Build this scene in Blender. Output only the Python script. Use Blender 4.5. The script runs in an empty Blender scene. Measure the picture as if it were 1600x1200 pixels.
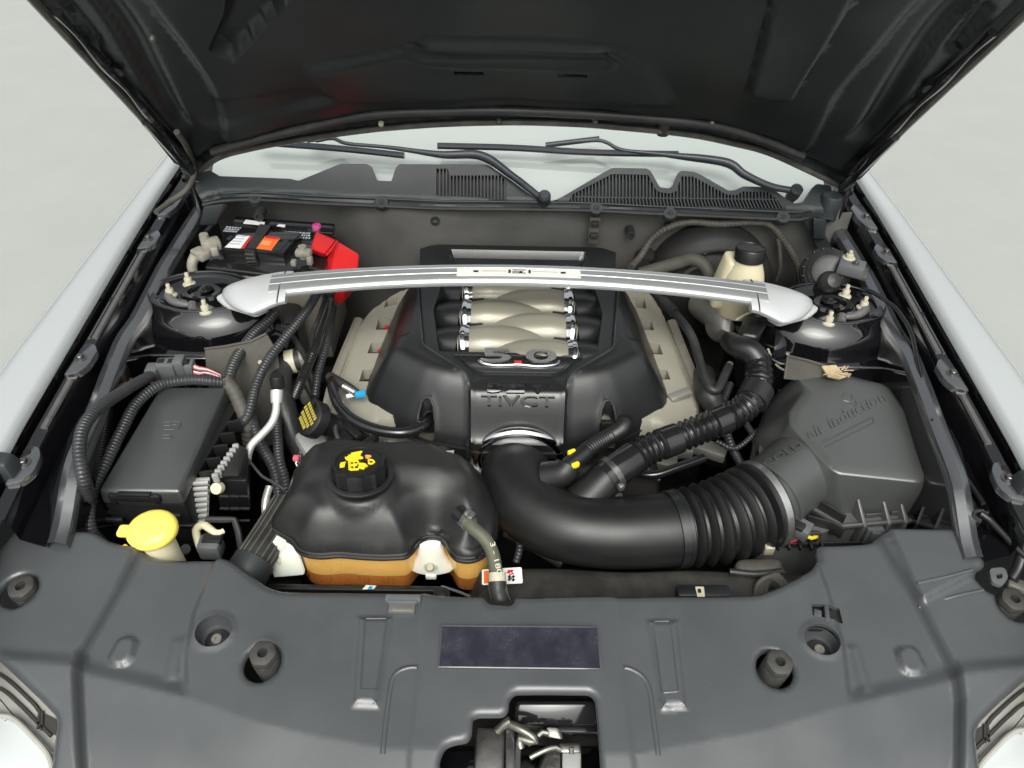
import bpy, bmesh, math, random
import numpy as np
from mathutils import Matrix, Vector
from mathutils.geometry import delaunay_2d_cdt
random.seed(7); np.random.seed(7)
scene = bpy.context.scene
COL = scene.collection
rad = math.radians

# ------------------------------------------------------------------ camera, sky, sun, exposure
FPX = 1202.0
CAM = np.array([-.0202, 0., 1.69])
def _camaxes(p, r, w):
    cp, sp = math.cos(p), math.sin(p)
    fwd = np.array([0, cp, -sp]); up = np.array([0, sp, cp]); rt = np.array([1., 0, 0])
    cw, sw = math.cos(w), math.sin(w); W = np.array([[cw, -sw, 0], [sw, cw, 0], [0, 0, 1]])
    fwd, up, rt = W @ fwd, W @ up, W @ rt
    return math.cos(r)*rt+math.sin(r)*up, -math.sin(r)*rt+math.cos(r)*up, fwd
RT, UP, FW = _camaxes(rad(42), rad(1.4332), rad(-.66225))
cd = bpy.data.cameras.new('camera'); cam = bpy.data.objects.new('camera', cd); COL.objects.link(cam)
cam.matrix_world = Matrix(((RT[0], UP[0], -FW[0], CAM[0]), (RT[1], UP[1], -FW[1], CAM[1]), (RT[2], UP[2], -FW[2], CAM[2]), (0, 0, 0, 1)))
cd.sensor_width = 36; cd.lens = FPX/1600*36; cd.clip_start = .02; cd.clip_end = 500
scene.camera = cam

SUN_EL, SUN_AZ = 54., 180.          # high, behind the photographer
w = bpy.data.worlds.new('World'); scene.world = w; w.use_nodes = True
nt = w.node_tree; bg = nt.nodes['Background']
sky = nt.nodes.new('ShaderNodeTexSky'); sky.sky_type = 'NISHITA'; sky.sun_disc = False
sky.sun_elevation = rad(SUN_EL); sky.sun_rotation = rad(SUN_AZ); sky.air_density = 1.0; sky.dust_density = 8.0; sky.ozone_density = 1.0
hs = nt.nodes.new('ShaderNodeHueSaturation'); hs.inputs['Saturation'].default_value = .22
tint = nt.nodes.new('ShaderNodeMix'); tint.data_type = 'RGBA'; tint.blend_type = 'MULTIPLY'; tint.inputs['Factor'].default_value = 1; tint.inputs['B'].default_value = (.975, 1.0, .968, 1)   # pale greenish overcast
nt.links.new(sky.outputs[0], hs.inputs['Color']); nt.links.new(hs.outputs[0], tint.inputs['A']); nt.links.new(tint.outputs['Result'], bg.inputs['Color']); bg.inputs['Strength'].default_value = .15
sl = bpy.data.lights.new('sun', 'SUN'); so = bpy.data.objects.new('sun', sl); COL.objects.link(so)
sl.energy = .6; sl.angle = rad(40); sl.color = (1, .97, .93)
_az = rad(SUN_AZ); _el = rad(SUN_EL)
sdir = Vector((math.sin(_az)*math.cos(_el), math.cos(_az)*math.cos(_el), math.sin(_el)))
so.rotation_euler = sdir.to_track_quat('Z', 'Y').to_euler()
scene.view_settings.view_transform = 'Standard'; scene.view_settings.look = 'None'
scene.view_settings.exposure = 0.52; scene.view_settings.gamma = 1

# ------------------------------------------------------------------ surveying: photo point -> point of the place on a known plane
def ray(px, py): return RT*(px-800)/FPX + UP*(600-py)/FPX + FW
def P(px, py, z):
    d = ray(px, py); return CAM+d*((z-CAM[2])/d[2])
def Py(px, py, y):
    d = ray(px, py); return CAM+d*(y/d[1])
def PN(px, py, o, n):
    d = ray(px, py); o = np.array(o, float); n = np.array(n, float); return CAM+d*(((o-CAM)@n)/(d@n))
def PZ(pts, z): return [P(a, b, z) for a, b in pts]

# ------------------------------------------------------------------ materials
def mat(name, col, rough=.5, metal=0., coat=0., var=.12, nscale=30., bump=0., bscale=400., dust=0., dustcol=(.35, .33, .29), rvar=.12, spec=.5, trans=0., sss=0., dscale=9., ior=1.45):
    m = bpy.data.materials.new(name); m.use_nodes = True
    t = m.node_tree; N = t.nodes; L = t.links; b = N['Principled BSDF']
    b.inputs['Metallic'].default_value = metal; b.inputs['Coat Weight'].default_value = coat; b.inputs['Coat Roughness'].default_value = .06
    b.inputs['Specular IOR Level'].default_value = spec; b.inputs['Transmission Weight'].default_value = trans; b.inputs['IOR'].default_value = ior
    if sss:
        b.inputs['Subsurface Weight'].default_value = sss; b.inputs['Subsurface Radius'].default_value = (.03, .02, .01); b.inputs['Subsurface Scale'].default_value = .5
    tc = N.new('ShaderNodeTexCoord')
    n1 = N.new('ShaderNodeTexNoise'); n1.inputs['Scale'].default_value = nscale; n1.inputs['Detail'].default_value = 5; n1.inputs['Roughness'].default_value = .62
    L.new(tc.outputs['Object'], n1.inputs['Vector'])
    mx = N.new('ShaderNodeMix'); mx.data_type = 'RGBA'
    c = np.array(col)
    mx.inputs['A'].default_value = (*np.clip(c*(1-var), 0, 1), 1); mx.inputs['B'].default_value = (*np.clip(c*(1+var), 0, 1), 1)
    L.new(n1.outputs['Fac'], mx.inputs['Factor'])
    out = mx.outputs['Result']
    mr = N.new('ShaderNodeMapRange'); mr.inputs['From Min'].default_value = .3; mr.inputs['From Max'].default_value = .7
    mr.inputs['To Min'].default_value = max(.02, rough-rvar); mr.inputs['To Max'].default_value = min(1, rough+rvar)
    n2 = N.new('ShaderNodeTexNoise'); n2.inputs['Scale'].default_value = dscale; n2.inputs['Detail'].default_value = 7; n2.inputs['Roughness'].default_value = .7
    L.new(tc.outputs['Object'], n2.inputs['Vector']); L.new(n2.outputs['Fac'], mr.inputs['Value']); L.new(mr.outputs[0], b.inputs['Roughness'])
    if dust > 0:
        rp = N.new('ShaderNodeMapRange'); rp.inputs['From Min'].default_value = .42; rp.inputs['From Max'].default_value = .78; rp.inputs['To Max'].default_value = dust
        L.new(n2.outputs['Fac'], rp.inputs['Value'])
        m2 = N.new('ShaderNodeMix'); m2.data_type = 'RGBA'; m2.inputs['B'].default_value = (*dustcol, 1)
        L.new(out, m2.inputs['A']); L.new(rp.outputs[0], m2.inputs['Factor']); out = m2.outputs['Result']
    L.new(out, b.inputs['Base Color'])
    if bump > 0:
        n3 = N.new('ShaderNodeTexNoise'); n3.inputs['Scale'].default_value = bscale; n3.inputs['Detail'].default_value = 3
        L.new(tc.outputs['Object'], n3.inputs['Vector'])
        bp = N.new('ShaderNodeBump'); bp.inputs['Strength'].default_value = bump; bp.inputs['Distance'].default_value = .001
        L.new(n3.outputs['Fac'], bp.inputs['Height']); L.new(bp.outputs[0], b.inputs['Normal'])
    return m
M = {}
M['ground'] = mat('concrete', (.315, .327, .313), .9, var=.06, nscale=3, bump=.5, bscale=120, dscale=.7, dust=.3, dustcol=(.275, .285, .275))
M['washed_white'] = mat('washed-out fender white', (.385, .405, .41), .20, coat=1., var=.02, nscale=3, rvar=.01)  # black car's fenders: white reflection and wash-out put into the colour
M['black_paint'] = mat('black gloss paint', (.004, .004, .005), .07, coat=.7, var=.3, rvar=.03, spec=.6)
M['bay_paint'] = mat('black bay paint', (.010, .010, .012), .22, coat=.6, var=.3, rvar=.10, dust=.06, dustcol=(.15, .15, .15), dscale=14)
M['rail_sheen'] = mat('black rail paint with sky sheen', (.034, .036, .041), .22, coat=.8, var=.2, rvar=.08, dust=.12, dustcol=(.10, .10, .105), dscale=22, spec=1., ior=1.8)  # lighter copy of the black paint; reflected sky put into the colour
M['shield'] = mat('charcoal shield plastic', (.052, .056, .060), .33, var=.08, nscale=12, bump=.14, bscale=1100, dust=.25, dustcol=(.092, .094, .097), rvar=.06, dscale=8, spec=1.)
M['cowl'] = mat('cowl plastic', (.022, .026, .029), .44, var=.15, bump=.14, bscale=600, dust=.2, dustcol=(.05, .055, .055), rvar=.08, spec=.5)
M['plastic'] = mat('black moulded plastic', (.0095, .010, .0105), .36, var=.15, bump=.12, bscale=500, dust=.10, dustcol=(.06, .058, .055), rvar=.07, spec=.6)
M['plastic_matt'] = mat('matt black plastic', (.0125, .013, .0128), .44, var=.2, nscale=14, bump=.2, bscale=600, dust=.28, dustcol=(.05, .049, .045), rvar=.10, spec=.65)
M['cover_plastic'] = mat('engine cover plastic', (.0095, .0102, .0106), .33, var=.12, bump=.12, bscale=1100, dust=.10, dustcol=(.04, .04, .039), rvar=.06, spec=.95)
M['cover_edge'] = mat('cover edge with painted highlight', (.030, .031, .032), .25, var=.1, spec=.9)  # lighter than the cover plastic to paint highlights along ridges and lips
M['elbow'] = mat('intake elbow rubber', (.0095, .010, .010), .37, var=.15, bump=.14, bscale=900, dust=.14, dustcol=(.04, .04, .037), rvar=.07, spec=.5)
M['lid'] = mat('airbox lid plastic', (.054, .057, .056), .36, var=.06, bump=.14, bscale=1100, dust=.16, dustcol=(.095, .098, .095), rvar=.05, spec=1., ior=1.55)
M['fuse'] = mat('fuse lid plastic', (.042, .045, .045), .33, var=.08, bump=.14, bscale=1100, dust=.14, dustcol=(.085, .085, .085), rvar=.05, spec=1., ior=1.55)
M['gloss_black'] = mat('gloss black plastic', (.012, .012, .013), .12, coat=.6, var=.2, rvar=.05)
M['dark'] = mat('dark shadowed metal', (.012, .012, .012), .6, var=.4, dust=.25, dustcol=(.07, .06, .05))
M['rubber'] = mat('black rubber', (.020, .020, .021), .42, var=.2, bump=.1, bscale=300, dust=.22, dustcol=(.13, .125, .115), rvar=.12, dscale=20)
M['rubber_grey'] = mat('dusty rubber', (.060, .057, .048), .62, var=.2, bump=.2, bscale=300, dust=.35, dustcol=(.17, .16, .13), dscale=20)
M['bump_rubber'] = mat('dusty bump rubber', (.036, .035, .033), .6, var=.2, bump=.2, bscale=300, dust=.35, dustcol=(.09, .087, .078), dscale=40)
M['hose_olive'] = mat('olive grey hose', (.085, .085, .06), .55, var=.15, dust=.3, dustcol=(.16, .155, .12), dscale=30)
M['loom'] = mat('loom plastic', (.030, .031, .034), .33, var=.2, dust=.2, dustcol=(.14, .14, .14), rvar=.1, dscale=25)
M['hood'] = mat('hood inner panel', (.0070, .0100, .0108), .42, var=.2, nscale=8, bump=.15, bscale=200, dust=.16, dustcol=(.022, .027, .028), rvar=.08, dscale=5, spec=.6)
M['hood_edge'] = mat('hood edge paint', (.06, .057, .052), .4, coat=.2, var=.3, dust=.45, dustcol=(.2, .19, .17), dscale=30)
M['firewall'] = mat('firewall mat', (.078, .077, .073), .75, var=.25, nscale=9, bump=.6, bscale=90, dust=.6, dustcol=(.135, .13, .12), dscale=6)
M['felt'] = mat('grey felt', (.105, .10, .085), .95, var=.2, nscale=60, bump=.9, bscale=900, dust=.4, dustcol=(.075, .07, .06), dscale=18)
M['felt_fray'] = mat('torn felt fibre', (.42, .32, .2), .95, var=.3, nscale=60, bump=.9, bscale=500)
M['alu'] = mat('brushed silver paint', (.46, .475, .48), .33, metal=.65, var=.02, nscale=6, rvar=.02)
M['alu_bright'] = mat('bracket silver with sky glare', (.62, .63, .64), .36, metal=.35, var=.02, nscale=6, rvar=.02)  # lighter copy of the brace silver; sky reflection put into the colour
M['tray'] = mat('airbox tray plastic', (.085, .088, .086), .42, var=.1, bump=.14, bscale=900, dust=.2, dustcol=(.12, .12, .115), spec=.8)
M['alu_raw'] = mat('raw cast aluminium', (.42, .41, .38), .5, metal=.7, var=.25, bump=.6, bscale=200, dust=.5, dustcol=(.22, .2, .16), dscale=30)
M['satin_chrome'] = mat('satin chrome', (.80, .80, .81), .18, metal=1., var=.03, rvar=.04)
M['chrome'] = mat('chrome', (.88, .88, .9), .06, metal=1., var=.02, rvar=.02)
M['zinc'] = mat('yellow zinc', (.62, .58, .46), .38, metal=.6, var=.2, dust=.3, dustcol=(.4, .36, .25), dscale=60)
M['zinc_dull'] = mat('dull plated steel', (.22, .21, .18), .45, metal=.5, var=.3, nscale=60)
M['steel'] = mat('bare steel', (.45, .45, .44), .35, metal=.9, var=.2, dust=.2, dscale=60)
M['latch_bright'] = mat('greasy bright steel', (.22, .215, .19), .34, metal=.8, var=.3, nscale=50, dust=.4, dustcol=(.12, .11, .09), dscale=40)
M['latch'] = mat('oiled latch steel', (.16, .155, .15), .28, metal=.8, var=.4, nscale=60, dust=.4, dustcol=(.09, .08, .07), dscale=30, rvar=.15)
M['beige'] = mat('beige grey coated metal', (.30, .285, .235), .5, var=.06, bump=.15, bscale=500, dust=.2, dustcol=(.2, .19, .16))
M['beige_rough'] = mat('speckled cam cover edge', (.22, .205, .17), .75, var=.45, nscale=380, bump=.9, bscale=420, dust=.3, dustcol=(.12, .11, .1), dscale=40)
M['runner'] = mat('satin champagne runner', (.27, .255, .205), .33, metal=.3, var=.05, nscale=10, rvar=.04)
M['brown'] = mat('plated battery tray', (.26, .24, .20), .7, var=.15, dust=.4, dustcol=(.2, .19, .16))
M['lead'] = mat('oxidised lead', (.30, .285, .24), .7, metal=.3, var=.5, nscale=90, bump=.9, bscale=150, dust=.6, dustcol=(.42, .40, .33), dscale=50)
M['red'] = mat('red plastic', (.62, .018, .02), .33, coat=.2, var=.1, rvar=.08, sss=.15)
M['red_dark'] = mat('red seal', (.45, .015, .03), .4)
M['orange'] = mat('orange print', (.85, .16, .03), .45, var=.06)
M['white'] = mat('white print', (.80, .80, .78), .5, var=.04)
M['grey_print'] = mat('silver print', (.42, .46, .50), .5, var=.1)
M['print_and_shade'] = mat('black print and hole shade', (.012, .012, .012), .5)  # also painted into holes, slots, pockets and grille backs as their shade
M['pink'] = mat('pink cap', (.55, .06, .26), .4)
M['yellow'] = mat('yellow plastic', (.95, .78, .14), .30, var=.04, rvar=.05, sss=.1)
M['yellow_print'] = mat('yellow print', (.78, .62, .02), .5, var=.15, nscale=200)
M['faded_yellow'] = mat('faded yellow print', (.40, .34, .05), .55, var=.3, nscale=150)
M['amber_print'] = mat('amber print', (.75, .33, .10), .5, var=.15)
M['tank'] = mat('translucent tank plastic', (.80, .79, .70), .42, var=.04, sss=.4, rvar=.05)
M['coolant_hi'] = mat('coolant seen through tank', (.76, .44, .12), .28, var=.12, nscale=14, sss=.45, coat=.4)
M['coolant_lo'] = mat('shaded coolant seen through tank', (.42, .14, .03), .28, var=.2, nscale=20, sss=.3, coat=.4)  # darker copy of the coolant; fading light put into the colour
M['cream'] = mat('cream translucent plastic', (.66, .60, .42), .40, var=.05, sss=.3, rvar=.06)
M['cream_hard'] = mat('aged cream plastic', (.47, .44, .34), .45, var=.15, nscale=120, dust=.3, dustcol=(.28, .25, .18), dscale=60)
M['grey_cast'] = mat('grey finned casting', (.40, .40, .39), .5, metal=.4, var=.1, dust=.2, dustcol=(.3, .29, .27))
M['grey_plastic'] = mat('grey connector plastic', (.10, .105, .11), .45, var=.1, dust=.2, dustcol=(.2, .2, .2), dscale=40)
M['silver_tube'] = mat('silver pipe', (.66, .66, .64), .35, metal=.55, var=.1, dust=.15)
M['glass'] = mat('windscreen glass with sky reflection', (.36, .40, .38), .03, coat=1., var=.03, rvar=.01, spec=1.0)  # pale base colour paints the white sky reflected in the glass
M['wiper'] = mat('wiper blue black', (.022, .026, .034), .32, var=.2, rvar=.1, dust=.1)
M['label_dark'] = mat('dark label film', (.020, .020, .030), .22, var=.15, nscale=18, dust=.22, dustcol=(.12, .12, .15), dscale=26, rvar=.1)
M['lamp_glass'] = mat('headlamp lens', (.62, .65, .66), .08, coat=1., var=.03)
M['lamp_dark'] = mat('lamp shadow trim', (.05, .048, .045), .5, var=.2)
M['rail_strip'] = mat('rail strip with rib highlight', (.10, .097, .097), .35, coat=.3, var=.3, nscale=60, dust=.4, dustcol=(.16, .145, .14), dscale=40, spec=.6)  # pale tone paints the highlight along the raised ribs
M['lamp_trim'] = mat('lamp bezel', (.40, .39, .36), .5, var=.2, dust=.4)
M['blue'] = mat('blue clip', (.02, .30, .55), .4)
M['copper'] = mat('coloured wire', (.55, .12, .14), .45)

# ------------------------------------------------------------------ object bookkeeping
def world(o):
    return o.matrix_basis.copy() if o.parent is None else world(o.parent) @ o.matrix_parent_inverse @ o.matrix_basis
def link(o, parent=None):
    COL.objects.link(o)
    if parent is not None:
        o.parent = parent; o.matrix_parent_inverse = world(parent).inverted()
    return o
def tag(o, label=None, cat=None, group=None, kind=None):
    if label: o['label'] = label
    if cat: o['category'] = cat
    if group: o['group'] = group
    if kind: o['kind'] = kind
    return o
def thing(name, loc, label, cat, group=None):
    o = bpy.data.objects.new(name, None); o.location = loc; o.empty_display_size = .03; COL.objects.link(o)
    return tag(o, label, cat, group)
def mk(name, V, F, m, parent=None, smooth=True, angle=38, label=None):
    me = bpy.data.meshes.new(name)
    me.from_pydata([tuple(map(float, v)) for v in V], [], [tuple(map(int, f)) for f in F])
    bm = bmesh.new(); bm.from_mesh(me); bmesh.ops.recalc_face_normals(bm, faces=bm.faces); bm.to_mesh(me); bm.free()
    if m is not None: me.materials.append(m)
    if smooth:
        me.polygons.foreach_set('use_smooth', [True]*len(me.polygons)); me.set_sharp_from_angle(angle=rad(angle))
    o = bpy.data.objects.new(name, me); link(o, parent)
    if label: o['label'] = label
    return o
def again(o, parent, mw):
    """another object on the same mesh, moved by mw (a world matrix applied to the source's mesh)"""
    c = o.copy(); COL.objects.link(c); c.parent = parent
    c.matrix_parent_inverse = world(parent).inverted() if parent is not None else Matrix(); c.matrix_basis = mw
    return c
class MB:
    def __init__(s): s.V = []; s.F = []
    def add(s, V, F):
        n = len(s.V); s.V += [np.array(v, float) for v in V]; s.F += [tuple(i+n for i in f) for f in F]; return s
    def out(s, name, m, parent=None, **k): return mk(name, s.V, s.F, m, parent, **k)

# ------------------------------------------------------------------ shape makers: each returns (V, F)
def cr(pts, n=12):
    """Catmull-Rom through pts"""
    p = np.array(pts, float); p = np.vstack([2*p[0]-p[1], p, 2*p[-1]-p[-2]]); out = []
    for i in range(1, len(p)-2):
        a, b, c, d = p[i-1], p[i], p[i+1], p[i+2]
        for k in range(n):
            t = k/n
            out.append(.5*((2*b)+(-a+c)*t+(2*a-5*b+4*c-d)*t*t+(-a+3*b-3*c+d)*t**3))
    out.append(p[-2]); return np.array(out)
def resample(p, ds):
    L = np.concatenate([[0], np.cumsum(np.linalg.norm(np.diff(p, axis=0), axis=1))]); n = max(2, int(L[-1]/ds)+1)
    s = np.linspace(0, L[-1], n); return np.stack([np.interp(s, L, p[:, i]) for i in range(p.shape[1])], 1), s
def tube(pts, r, seg=14, ds=.006, corr=None, cap=True, smooth=True, flat=None):
    """swept round tube. r: number, list along the path, or f(u, s). corr=(pitch, amp[, u0, u1]) adds rings"""
    p = cr(pts) if smooth and len(pts) > 2 else np.array(pts, float)
    if corr: ds = min(ds, corr[0]/5)
    if len(p) > 2 and not smooth and not corr:
        q = []
        for a_, b_ in zip(p[:-1], p[1:]):
            m_ = max(1, int(np.linalg.norm(b_-a_)/ds))
            q += [a_+(b_-a_)*i/m_ for i in range(m_)]
        p = np.array(q+[p[-1]]); s = np.concatenate([[0], np.cumsum(np.linalg.norm(np.diff(p, axis=0), axis=1))])
    else: p, s = resample(p, ds)
    n = len(p); u = s/s[-1]
    if callable(r): R = np.array([r(a, b) for a, b in zip(u, s)])
    elif np.isscalar(r): R = np.full(n, float(r))
    else: R = np.interp(u, np.linspace(0, 1, len(r)), r)
    if corr:
        k = .5+.5*np.cos(2*np.pi*s/corr[0]); k = k**.6
        g = np.ones(n)
        if len(corr) > 2: g = ((u >= corr[2]) & (u <= corr[3])).astype(float)
        R = R-g*corr[1]*(1-k)
    T = np.gradient(p, axis=0); T /= np.linalg.norm(T, axis=1)[:, None]
    a = np.array([0, 0, 1.]) if abs(T[0][2]) < .9 else np.array([1., 0, 0])
    N = np.cross(T[0], a); N /= np.linalg.norm(N); V = []; ang = np.linspace(0, 2*np.pi, seg, endpoint=False)
    for i in range(n):
        N = N-T[i]*(N@T[i]); N /= np.linalg.norm(N); B = np.cross(T[i], N)
        V.append(p[i]+R[i]*(np.cos(ang)[:, None]*N+np.sin(ang)[:, None]*B))
    V = np.vstack(V); F = []
    for i in range(n-1):
        for j in range(seg):
            k = (j+1) % seg; F.append((i*seg+j, i*seg+k, (i+1)*seg+k, (i+1)*seg+j))
    if cap: F += [tuple(range(seg))[::-1], tuple(range((n-1)*seg, n*seg))]
    return V, F
def axes_from(z):
    z = np.array(z, float); z /= np.linalg.norm(z); a = np.array([0, 0, 1.]) if abs(z[2]) < .95 else np.array([0, 1., 0])
    x = np.cross(a, z); x /= np.linalg.norm(x); return x, np.cross(z, x), z
def lathe(prof, c, axis=(0, 0, 1), seg=32, rmod=None, sx=1., sy=1., lid=True):
    """prof: [(r, h)...] turned about axis through c"""
    x, y, z = axes_from(axis) if not isinstance(axis, tuple) or axis != (0, 0, 1) else (np.array([1., 0, 0]), np.array([0, 1., 0]), np.array([0, 0, 1.]))
    V = []; c = np.array(c, float)
    for (r, h) in prof:
        for j in range(seg):
            a = 2*math.pi*j/seg; rr = r*(rmod(a, r, h) if rmod else 1)
            V.append(c+x*rr*math.cos(a)*sx+y*rr*math.sin(a)*sy+z*h)
    n = len(prof); F = []
    for i in range(n-1):
        for j in range(seg):
            k = (j+1) % seg; F.append((i*seg+j, i*seg+k, (i+1)*seg+k, (i+1)*seg+j))
    if lid: F.append(tuple(range(seg))[::-1])
    F.append(tuple(range((n-1)*seg, n*seg)))
    return V, F
def rbox(c, size, b=.003, R=None, seg=2):
    """bevelled box; R: 3 world axes as rows"""
    bm = bmesh.new(); bmesh.ops.create_cube(bm, size=1)
    for v in bm.verts: v.co = Vector((v.co.x*size[0], v.co.y*size[1], v.co.z*size[2]))
    if b: bmesh.ops.bevel(bm, geom=bm.edges[:], offset=min(b, min(size)*.45), segments=seg, profile=.5, affect='EDGES')
    bm.verts.index_update()
    V = np.array([v.co[:] for v in bm.verts]); F = [tuple(v.index for v in f.verts) for f in bm.faces]; bm.free()
    if R is not None: V = V @ np.array(R, float)
    return V+np.array(c, float), F
def yaw(a, tilt=0.):
    c, s = math.cos(a), math.sin(a); ct, st = math.cos(tilt), math.sin(tilt)
    return np.array([[c, s, 0], [-s*ct, c*ct, st], [s*st, -c*st, ct]])
def prism(poly, z0, z1, b=.003, taper=0., seg=2):
    """upright prism over a plan polygon; taper shrinks the top"""
    poly = np.array([p[:2] for p in poly], float); bm = bmesh.new(); n = len(poly)
    top = offset(poly, -taper) if taper else poly
    lo = [bm.verts.new((*p, z0)) for p in poly]; hi = [bm.verts.new((*p, z1)) for p in top]
    bm.faces.new(lo[::-1]); f = bm.faces.new(hi)
    for i in range(n): bm.faces.new((lo[i], lo[(i+1) % n], hi[(i+1) % n], hi[i]))
    bm.normal_update()
    if b:
        bmesh.ops.bevel(bm, geom=[e for e in bm.edges if not all(v in lo for v in e.verts)], offset=b, segments=seg, profile=.5, affect='EDGES')
    bm.verts.index_update()
    V = [v.co[:] for v in bm.verts]; F = [tuple(v.index for v in f.verts) for f in bm.faces]; bm.free(); return V, F
def hexa(bot, top, b=.003, seg=2):
    """box-like solid from 4 bottom and 4 top corners"""
    bm = bmesh.new(); lo = [bm.verts.new(tuple(p)) for p in bot]; hi = [bm.verts.new(tuple(p)) for p in top]
    bm.faces.new(lo[::-1]); bm.faces.new(hi)
    for i in range(4): bm.faces.new((lo[i], lo[(i+1) % 4], hi[(i+1) % 4], hi[i]))
    if b: bmesh.ops.bevel(bm, geom=bm.edges[:], offset=b, segments=seg, profile=.5, affect='EDGES')
    bm.verts.index_update()
    V = [v.co[:] for v in bm.verts]; F = [tuple(v.index for v in f.verts) for f in bm.faces]; bm.free(); return V, F
def loft(rings, closed=True, caps=True):
    n = len(rings[0]); V = np.vstack(rings); F = []
    for i in range(len(rings)-1):
        for j in range(n if closed else n-1):
            k = (j+1) % n; F.append((i*n+j, i*n+k, (i+1)*n+k, (i+1)*n+j))
    if caps and closed: F += [tuple(range(n))[::-1], tuple(range((len(rings)-1)*n, len(rings)*n))]
    return V, F
# plan polygons
def area(p): x, y = p[:, 0], p[:, 1]; return .5*np.sum(x*np.roll(y, -1)-np.roll(x, -1)*y)
def offset(p, d):
    """grow (d > 0) or shrink a plan polygon along its corner normals"""
    p = np.array(p, float)
    if area(p) < 0: p = p[::-1]
    e = np.roll(p, -1, 0)-p; e /= np.maximum(np.linalg.norm(e, axis=1), 1e-9)[:, None]; nn = np.stack([e[:, 1], -e[:, 0]], 1)
    v = nn+np.roll(nn, 1, 0); v /= np.maximum((v*nn).sum(1), .35)[:, None]
    return p+v*d
def rnd(p, r, n=5):
    """round the corners of a plan polygon; r number or list"""
    p = np.array([q[:2] for q in p], float); out = []; k = len(p)
    for i in range(k):
        a, b, c = p[i-1], p[i], p[(i+1) % k]; rr = r if np.isscalar(r) else r[i]
        u = a-b; v = c-b; lu, lv = np.linalg.norm(u), np.linalg.norm(v); d = min(rr, lu*.45, lv*.45)
        if d < 1e-5: out.append(b); continue
        s, e = b+u/lu*d, b+v/lv*d
        for t in np.linspace(0, 1, n): out.append((1-t)**2*s+2*t*(1-t)*b+t*t*e)
    return np.array(out)
def inside(q, p):
    q = np.atleast_2d(q); r = np.zeros(len(q), bool); x, y = q[:, 0], q[:, 1]
    a = p; b = np.roll(p, -1, 0)
    for (x1, y1), (x2, y2) in zip(a, b):
        if y1 == y2: continue
        c = ((y1 > y) != (y2 > y)) & (x < (x2-x1)*(y-y1)/(y2-y1)+x1); r ^= c
    return r
def dist(q, p, closed=True):
    q = np.atleast_2d(q); D = np.full(len(q), 1e9); k = len(p)
    for i in range(k if closed else k-1):
        a, b = p[i], p[(i+1) % k]; ab = b-a; t = np.clip(((q-a)@ab)/max(ab@ab, 1e-12), 0, 1)
        D = np.minimum(D, np.hypot(*(q-a-t[:, None]*ab).T))
    return D
def sdf(q, p): d = dist(q, p); return np.where(inside(q, p), d, -d)
def sst(a, b, x): t = np.clip((x-a)/(b-a), 0, 1); return t*t*(3-2*t)
def densify(p, ds, closed=True):
    out = []; k = len(p)
    for i in range(k if closed else k-1):
        a, b = p[i], p[(i+1) % k]; n = max(1, int(np.linalg.norm(b-a)/ds))
        for j in range(n): out.append(a+(b-a)*j/n)
    if not closed: out.append(p[-1])
    return np.array(out)
def sheet(outline, zf, sp=.006, holes=(), lines=(), thick=.004, mp=None, down=None, open_lines=()):
    """a moulded sheet: plan outline with exact holes, height from zf(xy); rim walls of `thick`; mp maps (xy, z) to the place"""
    loops = [densify(np.array(outline, float), sp)]+[densify(np.array(h, float), sp) for h in holes]
    loose = [densify(np.array(l, float), sp, True) for l in lines]
    C = []; E = []
    for l in loops+loose:
        n = len(C); C += list(l); E += [(n+i, n+(i+1) % len(l)) for i in range(len(l))]
    for l in open_lines:
        l = densify(np.array(l, float), sp, False); l = l[inside(l, loops[0])]; n = len(C); C += list(l); E += [(n+i, n+i+1) for i in range(len(l)-1)]
    o = loops[0]; lo, hi = o.min(0), o.max(0)
    gx = np.arange(lo[0], hi[0], sp); gy = np.arange(lo[1], hi[1], sp*.87)
    G = np.array([(x+(.5*sp if j % 2 else 0), y) for j, y in enumerate(gy) for x in gx])
    keep = inside(G, o)
    for h in loops[1:]: keep &= ~inside(G, h)
    G = G[keep]
    # thin out grid points too close to the constraint points (cell hash)
    allc = np.array(C); cell = {}
    for i, c in enumerate(allc): cell.setdefault((int(c[0]//sp), int(c[1]//sp)), []).append(c)
    kept = []
    for g in G:
        a, b = int(g[0]//sp), int(g[1]//sp); ok = True
        for u in (-1, 0, 1):
            for v in (-1, 0, 1):
                for c in cell.get((a+u, b+v), ()):
                    if (c[0]-g[0])**2+(c[1]-g[1])**2 < (.5*sp)**2: ok = False
        if ok: kept.append(g)
    pts = [Vector((float(a), float(b))) for a, b in C]+[Vector((float(a), float(b))) for a, b in kept]
    vs, es, fs, *_ = delaunay_2d_cdt(pts, E, [], 0, 1e-6)
    X = np.array([v[:] for v in vs]); T = np.array([f for f in fs if len(f) == 3]); cen = X[T].mean(1)
    k = inside(cen, o)
    for h in loops[1:]: k &= ~inside(cen, h)
    T = T[k]; Z = zf(X)
    cnt = {}
    for t in T:
        for i in range(3):
            a, b = int(t[i]), int(t[(i+1) % 3]); cnt[(a, b)] = 1
    rim = [(a, b) for (a, b) in cnt if (b, a) not in cnt]
    pos = np.column_stack([X, Z]) if mp is None else mp(X, Z)
    if down is None: dv = np.array([0, 0, -thick])
    else: dv = np.array(down)*thick
    V = list(pos); F = [tuple(t) for t in T]; low = {}
    for a, b in rim:
        for i in (a, b):
            if i not in low: low[i] = len(V); V.append(pos[i]+dv)
        F.append((b, a, low[a], low[b]))
    return V, F
_txt = {}
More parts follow.
